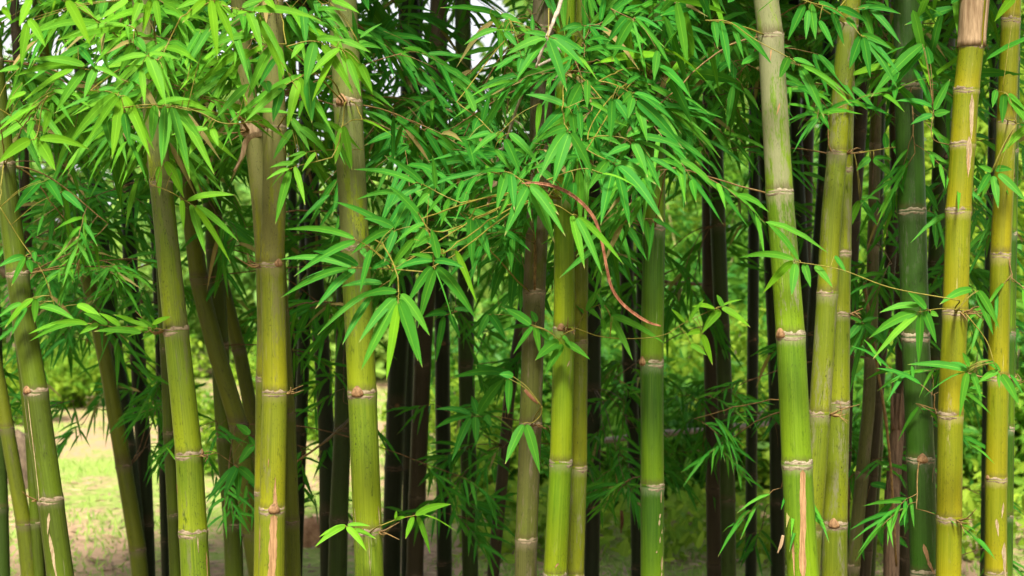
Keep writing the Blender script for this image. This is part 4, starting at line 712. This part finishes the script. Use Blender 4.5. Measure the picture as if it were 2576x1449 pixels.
def stick(name, win, pts, d, r0, r1, mat, label, cat, twigs=()):
    pa = smooth_path([P(*pxl(win, x, y), d+e) for x, y, e in pts], 24); pa[1:-1] += rng.normal(0, r0*.08, pa[1:-1].shape)
    root = empty(name, tuple(pa[0]), label, cat)
    rr = np.linspace(r0, r1, 24); rr[6::7] *= 1.35
    v, f = tube(pa, rr, 9); mesh_obj("stick", v, f, mat, root, pa[0])
    for (i, dx, dz, ln) in twigs:
        e = pa[i]+np.array((dx, -.03, dz))*ln; v, f = tube(smooth_path([pa[i], (pa[i]+e)/2+np.array((0, 0, .01)), e], 6), np.linspace(r1*.8, .0008, 6), 6)
        mesh_obj("side_twig", v, f, mat, root, pa[0])
stick("dry_branch", 'C', [(800, -130, .3), (760, -10, .1), (690, 160, 0), (640, 290, 0), (588, 440, .02)], 3.3, .0052, .0032, M_STICK, "pale grey dry stick slanting down among leaves above the middle culms", "branch", [(14, .6, -.5, .06)])
stick("dry_branch", 'C', [(735, 360, 0), (640, 540, 0), (550, 500, .0), (450, 720, .05), (370, 960, .1), (260, 1240, .15), (160, 1440, .2)][:1]+[(560, 470, 0), (450, 720, .05), (370, 960, .1), (260, 1240, .15), (160, 1440, .2)], 3.75, .0042, .003, M_STICK, "thin grey dry stick hanging lower left below the pale slanting stick", "branch", [(12, .5, -.6, .09), (16, -.5, -.5, .08)])
stick("fallen_pole", 'r7', [(500, 770, .3), (795, 737, 0), (1080, 710, 0), (1340, 685, .1), (1600, 660, .3)], 7.2, .016, .014, M_STICK, "grey dead bamboo pole lying slanted behind the shaded culms", "pole", [(15, .5, .6, .2)])
stick("dry_branch", 'D', [(900, 800, .4), (1120, 850, 0), (1440, 910, 0), (1640, 965, 0), (1960, 985, .2)], 6.5, .011, .008, M_TWIGD, "long dark bare branch crossing level behind the fresh green culm", "branch", [(9, .5, .5, .15), (15, .7, .3, .2)])
stick("dry_branch", 'H', [(20, 330, 0), (300, 385, 0), (700, 405, 0), (1090, 500, .1)], 6.0, .010, .006, M_TWIGD, "dark bare branch crossing level between the leaners on the left", "branch", [(8, .5, -.6, .15), (14, -.5, .4, .2)])
stick("dry_branch", 'r8', [(570, -20, 0), (600, 200, 0), (640, 430, 0), (680, 700, 0), (705, 960, .05), (730, 1400, .1)], 4.7, .0055, .004, M_TWIG, "thin tan vine hanging down before the dark group on the right", "vine", [(8, .5, -.3, .1)])
stick("dry_branch", 'A', [(300, 860, 0), (340, 1000, 0), (375, 1180, 0), (385, 1440, .03), (390, 1700, .05)], 5.6, .006, .005, M_TWIG, "tan vine running down the tall dark culm left of the budded one", "vine")
stick("dry_branch", 'r6', [(520, 665, .6), (460, 720, .3), (380, 790, 0), (240, 885, 0)], 4.9, .006, .003, M_TWIG, "bare tan twig reaching down left from behind the budded lime culm", "branch", [(18, -.6, -.2, .06)])
def strip(win, pts, d, w_, label, mat):
    pa = smooth_path([P(*pxl(win, x, y), d) for x, y in pts], 14); n = len(pa); V = []; F = []; tan = norm(np.gradient(pa, axis=0))
    for i in range(n):
        t = i/(n-1); s = norm(np.cross(tan[i], (.2, -1, .1))); ww = w_*(.35+.65*math.sin(math.pi*min(1, t*1.1+.1))**.5) if t < .97 else w_*.5
        for q in (-1, 0, 1): V.append(pa[i]+s*ww*q*.5+np.array((0, -.25*ww*(q*q), 0)))
    for i in range(n-1):
        for q in range(2): F.append((i*3+q, i*3+q+1, i*3+q+4, i*3+q+3))
    o = mesh_obj("dry_husk", np.array(V), F, mat, None, pa[0]); o.location = tuple(pa[0]); o.modifiers.new("thickness", 'SOLIDIFY').thickness = .0012
    tag(o, label, "dry husk")
strip('D', [(270, 80), (240, 170), (215, 260), (190, 350)], 3.9, .017, "tan dry husk hanging left of the grey brown mottled culm", M_SHEATH)
strip('G', [(800, 1095), (720, 1110), (670, 1160), (640, 1270), (575, 1400)], 3.5, .013, "straw coloured torn husk dangling from the grey brown culm's upper node", M_SHEATH)
strip('r8', [(162, 1245), (152, 1290), (135, 1335)], 3.55, .008, "short straw husk sliver beside the foot of the peeled tan strip", M_SHEATH)
strip('r7', [(100, 515), (140, 560), (165, 585)], 3.9, .011, "small orange dead leaf caught on the grey brown mottled culm", M_DRYLEAF)
strip('r7', [(583, 1120), (586, 1180), (580, 1232)], 6.6, .016, "rusty dead leaf dangling in the undergrowth right of the lime pair", M_DRYLEAF)

# ragged dead twig ends at old branch nodes
def twig_tuft(key, y, t, n, ln, mat=M_TWIG):
    c = CU[key]; nn = min(c.nodes, key=lambda q: abs(q-y)); par = c.nobj[nn]
    for q in range(n):
        tt = t+random.uniform(-.35, .35); o = np.array((math.sin(tt), -math.cos(tt), random.uniform(-.3, .5))); s0 = c.axis(nn)+np.array((math.sin(tt), -math.cos(tt), 0))*c.rad(nn)
        L = ln*random.uniform(.5, 1.2); pp = smooth_path([s0, s0+o*L*.5+rng.normal(0, .004, 3), s0+o*L+rng.normal(0, .012, 3)], 7)
        v, f = tube(pp, np.linspace(.0032, .0008, 7), 6); mesh_obj("twig_stub", v, f, mat, par, c.base)
for a in (('F13', 786, .5, 7, .06), ('F13', 1305, .6, 4, .05), ('F2', 832, -1.4, 7, .06), ('F3', 668, -1.3, 6, .05), ('FL', 332, -.4, 9, .09), ('F10', 1042, 1.2, 6, .05), ('F10', 387, 1.2, 4, .05), ('F6', 829, .2, 7, .05), ('F11', 791, .9, 4, .04),
          ('F5', 1068, .4, 4, .05), ('F2', 1145, 1.3, 4, .035), ('F3', 990, 1.4, 4, .03), ('F4', 1335, .9, 3, .04), ('F14', 952, 1.3, 3, .04), ('F1', 1258, -1.3, 2, .05)): twig_tuft(*a)

# ------------------------------------------------------------------ behind the clump: shrubs, trees, grass
def shrub_geo(seed, n, rx, rz, lmin, lmax, wr, tint, clumps=34, droop=-.25):
    r = np.random.default_rng(seed)
    cen = norm(r.normal(0, 1, (clumps, 3)))*(r.random((clumps, 1))**.45)*np.array((rx, rx*.8, rz))
    cen[:, 2] += rz; ct = r.normal(0, .28, clumps)
    k = r.integers(0, clumps, n); spread = np.array((rx, rx, rz))*.15
    B = cen[k]+r.normal(0, 1, (n, 3))*spread; B[:, 2] = np.abs(B[:, 2])
    D = norm(r.normal(0, 1, (n, 3))+np.array((0, 0, droop))); L = r.uniform(lmin, lmax, n)
    fac = norm(r.normal(0, 1, (n, 3))+np.array((0, -.3, .9)))
    V, F, uv = leaves_geo(B, B+D*L[:, None], L*wr, r.uniform(.02, .1, n), fac, r.uniform(.1, .3, n), TS_LO, r.uniform(-.3, .3, n))
    ti = np.repeat(np.clip(tint+ct[k]+r.normal(0, .15, n), 0, 1), len(TS_LO)*3)
    return V, F, uv, ti, cen
SHR = {}
for nm, a in {'low': (1, 2600, .85, .55, .07, .15, .36, .35), 'low2': (2, 2600, .8, .6, .05, .12, .5, .45), 'tall': (3, 5200, 1.25, 1.7, .10, .22, .22, .50), 'tall2': (4, 5200, 1.3, 1.9, .10, .24, .2, .6), 'far': (5, 5200, 1.9, 1.5, .12, .26, .45, .45), 'far2': (6, 5200, 2.2, 1.8, .12, .26, .45, .35)}.items():
    V, F, uv, ti, cen = shrub_geo(*a); mt = M_LEAFF if nm.startswith('far') else M_LEAFB
    o = mesh_obj("crown", V, F, mt, None, attrs={"tint": ti}, uvs={"UVMap": uv}); me = o.data; bpy.data.objects.remove(o)
    acc = Acc(); r = np.random.default_rng(a[0]+90)
    for q in cen[::2]:
        b0 = np.array((r.normal(0, .07), r.normal(0, .07), -.02)); acc.add(tube(smooth_path([b0, b0*.5+q*np.array((.35, .35, .55)), q], 8), np.linspace(.010+.004*a[3], .004, 8), 6))
    s = acc.build("stems", M_CANE if nm.startswith("tall") else M_BARK); sm = s.data; bpy.data.objects.remove(s); SHR[nm] = (me, sm)
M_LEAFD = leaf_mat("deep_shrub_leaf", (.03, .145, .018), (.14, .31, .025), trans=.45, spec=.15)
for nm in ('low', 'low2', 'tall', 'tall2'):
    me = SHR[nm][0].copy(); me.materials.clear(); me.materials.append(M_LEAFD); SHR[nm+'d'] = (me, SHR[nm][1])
def shrub(kind, x, y_or_none, d, s, label, name="shrub", cat="shrub", group=None, sz=1.0):
    X = (x-1288)/FPX*d
    r = empty(name, (X, d, 0), label, cat, group); r.rotation_euler[2] = random.uniform(0, 6.28); r.scale = (s, s, s*sz)
    for nm, me in zip(("crown", "branches"), SHR[kind]):
        o = bpy.data.objects.new(nm, me); sc.collection.objects.link(o); o.parent = r
LOWG = "low leafy shrubs of the undergrowth"
for (x, d, s, k, lab) in [
 (1240, 10.5, 0.80, 'low2', "low broad leaved shrub between the dark green culm and the slender dead culm"),
 (1350, 11.5, 0.90, 'low', "low shrub low behind the grey brown mottled culm"),
 (1540, 11.2, 0.86, 'low2', "low glossy shrub filling the gap between the lime pair and the fresh green culm"),
 (1600, 12.5, 1.10, 'low', "rounded shrub behind the fresh green flecked culm"),
 (1730, 11.6, 1.03, 'low2', "low bright shrub between the fresh green culm and the shaded pair"),
 (1860, 12.0, 1.20, 'low', "leafy shrub behind the gap right of the shaded close pair"),
 (1950, 11.0, 0.80, 'low2', "low shrub at the back of the thickest green culm's foot"),
 (2160, 12.1, 1.15, 'low', "low shrub behind the budded upright and the dark group"),
 (2330, 11.4, 0.92, 'low2', "low shrub behind the deep green culm's foot"),
 (2470, 11.0, 1.00, 'low', "low shrub in the gap between the two yellow culms"),
 (2590, 11.6, 1.03, 'low2', "low shrub at the right edge past the thin green culm"),
 (540, 12.5, 0.60, 'low2', "small shrub seen between the two stout culms on the left"),
 (20, 17.0, .8, 'low2', "small shrub on the lawn's far part behind the scratched leaner"),
 (200, 19.0, .9, 'low', "small shrub on the lawn's far part left of the dark olive leaner"),
 (400, 18.0, .9, 'low2', "small shrub on the lawn's far part behind the slim green culm"),
 (700, 19.0, 1.0, 'low', "small shrub on the lawn's far part behind the narrow blackish culm"),
 (790, 15.0, 0.70, 'low2', "small shrub in the clearing behind the clay lump"),
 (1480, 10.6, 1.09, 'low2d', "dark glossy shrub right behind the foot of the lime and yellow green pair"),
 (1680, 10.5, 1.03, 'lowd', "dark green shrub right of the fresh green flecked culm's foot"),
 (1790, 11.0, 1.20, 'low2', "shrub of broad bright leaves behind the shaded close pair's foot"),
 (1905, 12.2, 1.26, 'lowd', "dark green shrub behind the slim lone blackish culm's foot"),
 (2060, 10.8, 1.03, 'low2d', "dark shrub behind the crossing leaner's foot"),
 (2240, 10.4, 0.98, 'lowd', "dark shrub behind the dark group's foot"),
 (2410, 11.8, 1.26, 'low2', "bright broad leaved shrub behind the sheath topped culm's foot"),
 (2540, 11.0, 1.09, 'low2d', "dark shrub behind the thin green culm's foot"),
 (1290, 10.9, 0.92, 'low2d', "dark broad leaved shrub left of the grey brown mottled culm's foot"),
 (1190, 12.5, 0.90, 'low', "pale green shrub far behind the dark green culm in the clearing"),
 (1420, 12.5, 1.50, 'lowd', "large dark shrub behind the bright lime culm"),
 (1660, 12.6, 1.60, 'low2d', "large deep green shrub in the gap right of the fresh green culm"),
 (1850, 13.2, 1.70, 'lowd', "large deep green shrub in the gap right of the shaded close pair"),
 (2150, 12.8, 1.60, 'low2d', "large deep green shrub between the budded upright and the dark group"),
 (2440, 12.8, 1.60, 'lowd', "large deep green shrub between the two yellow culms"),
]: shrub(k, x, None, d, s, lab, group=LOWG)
TALLG = "tall yellow green thicket plants on the right"
for (x, d, s, k, lab) in [
 (1560, 17.0, 1.05, 'tall', "tall yellow green thicket plant left of the fresh green culm's upper part"),
 (1730, 15.0, 1.0, 'tall2d', "tall bright thicket plant between the fresh green culm and the shaded pair"),
 (1880, 17.5, 1.25, 'tall', "tall bright thicket plant behind the slim lone blackish culm"),
 (2050, 15.5, 1.1, 'talld', "tall thicket plant showing above the crossing leaner"),
 (2220, 17.0, 1.3, 'tall', "tall thicket plant behind the dark group of culms"),
 (2360, 14.5, 1.15, 'tall2', "tall thicket plant showing between the deep green and sheath topped culms"),
 (2480, 17.0, 1.2, 'talld', "tall thicket plant between the two yellow culms"),
 (2620, 14.5, 1.2, 'tall2', "tall bright thicket plant beyond the right edge culms"),
 (2740, 16.0, 1.3, 'tall', "tall thicket plant cut by the right edge"),
]: shrub(k, x, None, d, s, lab, group=TALLG)
FARG = "bushes along the far side of the clearing"
for (x, d, s, k, lab) in [
 (-120, 24, .9, 'far2', "pale bush at the clearing's far side cut by the left edge"), (90, 27, .95, 'far', "pale bush beyond the clearing right of the scratched leaner"),
 (260, 25, .8, 'far', "pale bush beyond the clearing behind the dark olive leaner"), (430, 28, .9, 'far2', "pale bush behind the stout mottled lime culm"),
 (600, 26, 1.0, 'far', "pale bush behind the split scarred yellowish culm"), (780, 25, 1.15, 'far2', "bush behind the tall dark culm left of the budded one"),
 (960, 27, 1.25, 'far', "bush right behind the budded lime culm"), (1120, 24, 1.1, 'far2', "bush behind the row of blackish culms"),
 (1300, 26, 1.2, 'far', "bush behind the grey brown mottled culm"), (1460, 23, 1.2, 'far2', "bush behind the lime and yellow green pair")]: shrub(k, x, None, d, s, lab, name="bush", cat="bush", group=FARG)
def tree(x, d, h, s, kind, label):
    X = (x-1288)/FPX*d; r = empty("tree", (X, d, 0), label, "tree", "trees beyond the clearing")
    pa = smooth_path([(0, 0, -.1), (.05, 0, h*.3), (-.04, .05, h*.6), (.05, 0, h)], 14); acc = Acc(); acc.add(tube(pa, np.linspace(.14, .05, 14), 10))
    for q in range(6):
        i = 6+q; az = q*2.1; e = pa[i]+np.array((math.cos(az)*s*1.2, math.sin(az)*s, s*1.0)); acc.add(tube(smooth_path([pa[i], (pa[i]+e)/2+np.array((0, 0, .1)), e], 7), np.linspace(.045, .012, 7), 6))
    acc.build("trunk", M_BARK, r)
    o = bpy.data.objects.new("crown", SHR[kind][0]); sc.collection.objects.link(o); o.parent = r; o.location = (0, 0, h*.62); o.scale = (s, s, s)
for (x, d, h, s, k, lab) in [(30, 20, 3.0, .8, 'far2', "small dark trunked tree past the clearing at the left edge"), (560, 33, 4.6, 1.3, 'far', "tree beyond the clearing above the bent olive brown culm"),
        (1640, 30, 7, 1.9, 'far', "tall tree behind the fresh green flecked culm"), (1900, 28, 7.2, 2.0, 'far2', "tall tree behind the thickest green culm"), (2200, 29, 7.2, 2.0, 'far', "tall tree behind the deep green culm"), (2520, 27, 7.2, 2.0, 'far2', "tall tree behind the yellow culms on the right")]: tree(x, d, h, s, k, lab)

def thicket():
    r = np.random.default_rng(77); n = 16000; X = r.uniform(-26, 30, n); hmax = 3.4+1.2*np.sin(X*.5)+1.0*np.sin(X*1.3+2)+np.where(X > 4, 3.5, 0)
    B = np.stack([X, 36+r.uniform(0, 3, n), r.random(n)**.8*hmax], 1); L = r.uniform(.3, .6, n); D = norm(r.normal(0, 1, (n, 3))+np.array((0, 0, -.2)))
    V, F, uv = leaves_geo(B, B+D*L[:, None], L*.5, r.uniform(.02, .1, n), norm(r.normal(0, 1, (n, 3))+np.array((0, -.6, .7))), r.uniform(.1, .3, n), TS_LO, r.uniform(-.3, .3, n))
    o = mesh_obj("distant_woods", V, F, M_LEAFF, attrs={"tint": np.repeat(np.clip(r.normal(.4, .2, n), 0, 1), len(TS_LO)*3)}, uvs={"UVMap": uv}); o["kind"] = "stuff"
thicket()
def grass():
    r = np.random.default_rng(5); n = 24000; d = 7.6+20*r.random(n)**1.6; x = (r.uniform(-150, 2700, n)-1288)/FPX*d
    patch = np.sin(x*2.1+d*.9)+np.sin(x*.8-d*1.7+1)+r.normal(0, .7, n); ok = patch > -.2; x, d = x[ok], d[ok]; n = len(x)
    B = np.stack([x, d, np.zeros(n)-.005], 1); L = r.uniform(.025, .075, n)*(1+(d-8)*.03); D = norm(r.normal(0, .55, (n, 3))*np.array((1, 1, .2))+np.array((0, 0, 1)))
    V, F, uv = leaves_geo(B, B+D*L[:, None], L*.16, r.uniform(-.1, .1, n), norm(r.normal(0, .4, (n, 3))+np.array((0, -1, .4))), np.full(n, .2), TS_LO, np.zeros(n))
    o = mesh_obj("grass", V, F, M_LEAFF, attrs={"tint": np.repeat(np.clip(r.normal(.75, .2, n), 0, 1), len(TS_LO)*3)}, uvs={"UVMap": uv}); o["kind"] = "stuff"
    n = 3500; d = 7.0+5*r.random(n)**1.4; x = (r.uniform(-150, 2700, n)-1288)/FPX*d
    B = np.stack([x, d, .008+.02*r.random(n)], 1); a = r.uniform(0, 6.28, n); L = r.uniform(.06, .13, n)
    D = np.stack([np.cos(a), np.sin(a), r.uniform(-.1, .15, n)], 1)
    V, F, uv = leaves_geo(B, B+D*L[:, None], L*.16, r.uniform(0, .12, n), norm(r.normal(0, .3, (n, 3))+np.array((0, 0, 1))), np.full(n, .2), TS_LO, r.uniform(-.6, .6, n))
    o = mesh_obj("leaf_litter", V, F, simple_mat("dry_litter", (.09, .055, .028), (.34, .26, .15), (3, 3, 3), .85), uvs={"UVMap": uv}); o["kind"] = "stuff"
grass()
def undergrowth():
    r = np.random.default_rng(21); V = []; LVn = 0; Bs = []; Ds = []; Ls = []; Ts = []
    for q in range(330):
        d = 8.3+6.5*r.random()**1.3; x = r.uniform(1380, 2760) if q < 270 else r.uniform(1190, 1330)
        X = (x-1288)/FPX*d; m = int(r.integers(14, 40)); h = r.uniform(.10, .42); t = r.uniform(.15, .95)
        B = np.stack([X+r.normal(0, .12, m), d+r.normal(0, .12, m), r.random(m)*h], 1); Bs.append(B)
        Ds.append(norm(r.normal(0, 1, (m, 3))+np.array((0, -.1, .1)))); Ls.append(r.uniform(.05, .13, m)); Ts.append(np.clip(t+r.normal(0, .12, m), 0, 1))
    B = np.concatenate(Bs); D = np.concatenate(Ds); L = np.concatenate(Ls); T = np.concatenate(Ts); n = len(B)
    V, F, uv = leaves_geo(B, B+D*L[:, None], L*r.uniform(.3, .6, n), r.uniform(.02, .12, n), norm(r.normal(0, .8, (n, 3))+np.array((0, -.5, .9))), r.uniform(.1, .3, n), TS_LO, r.uniform(-.3, .3, n))
    V[:, 2] = np.maximum(V[:, 2], .004)
    o = mesh_obj("undergrowth", V, F, M_LEAFB, attrs={"tint": np.repeat(T, len(TS_LO)*3)}, uvs={"UVMap": uv}); o["kind"] = "stuff"
undergrowth()
def lump(name, x, yb, wpx, hpx, label, cat, mat, seed, power=1.0):
    d = EYE*FPX/(yb-724.5); base = P(x, yb, d); base[2] = 0; rx = wpx/2/FPX*d; hz = hpx/FPX*d; r = np.random.default_rng(seed); V = []; F = []; m, n = 26, 14
    for i in range(n):
        v = i/(n-1)
        for j in range(m):
            a = 2*math.pi*j/m; k = max(0.0, 1-v**2.4)**.5; w_ = 1+.13*math.sin(3*a+seed+2*v)+.08*math.sin(7*a+5*v)
            V.append(base+np.array((math.cos(a)*rx*k*w_, math.sin(a)*rx*k*w_*.9, v*hz-.02+.02*hz*math.sin(5*a)))+r.normal(0, .012*rx*2, 3))
    for i in range(n-1):
        for j in range(m): F.append((i*m+j, i*m+(j+1) % m, (i+1)*m+(j+1) % m, (i+1)*m+j))
    o = mesh_obj(name, V, F, mat, None, base); o.location = tuple(base); tag(o, label, cat)
lump("clay_lump", 788, 1372, 84, 80, "brown clay lump on the ground right of the split scarred culm", "rock", M_EARTH, 3)
lump("tree_stump", 44, 1225, 92, 150, "weathered brown tree stump on the grass behind the scratched leaner", "stump", M_BARK, 8)
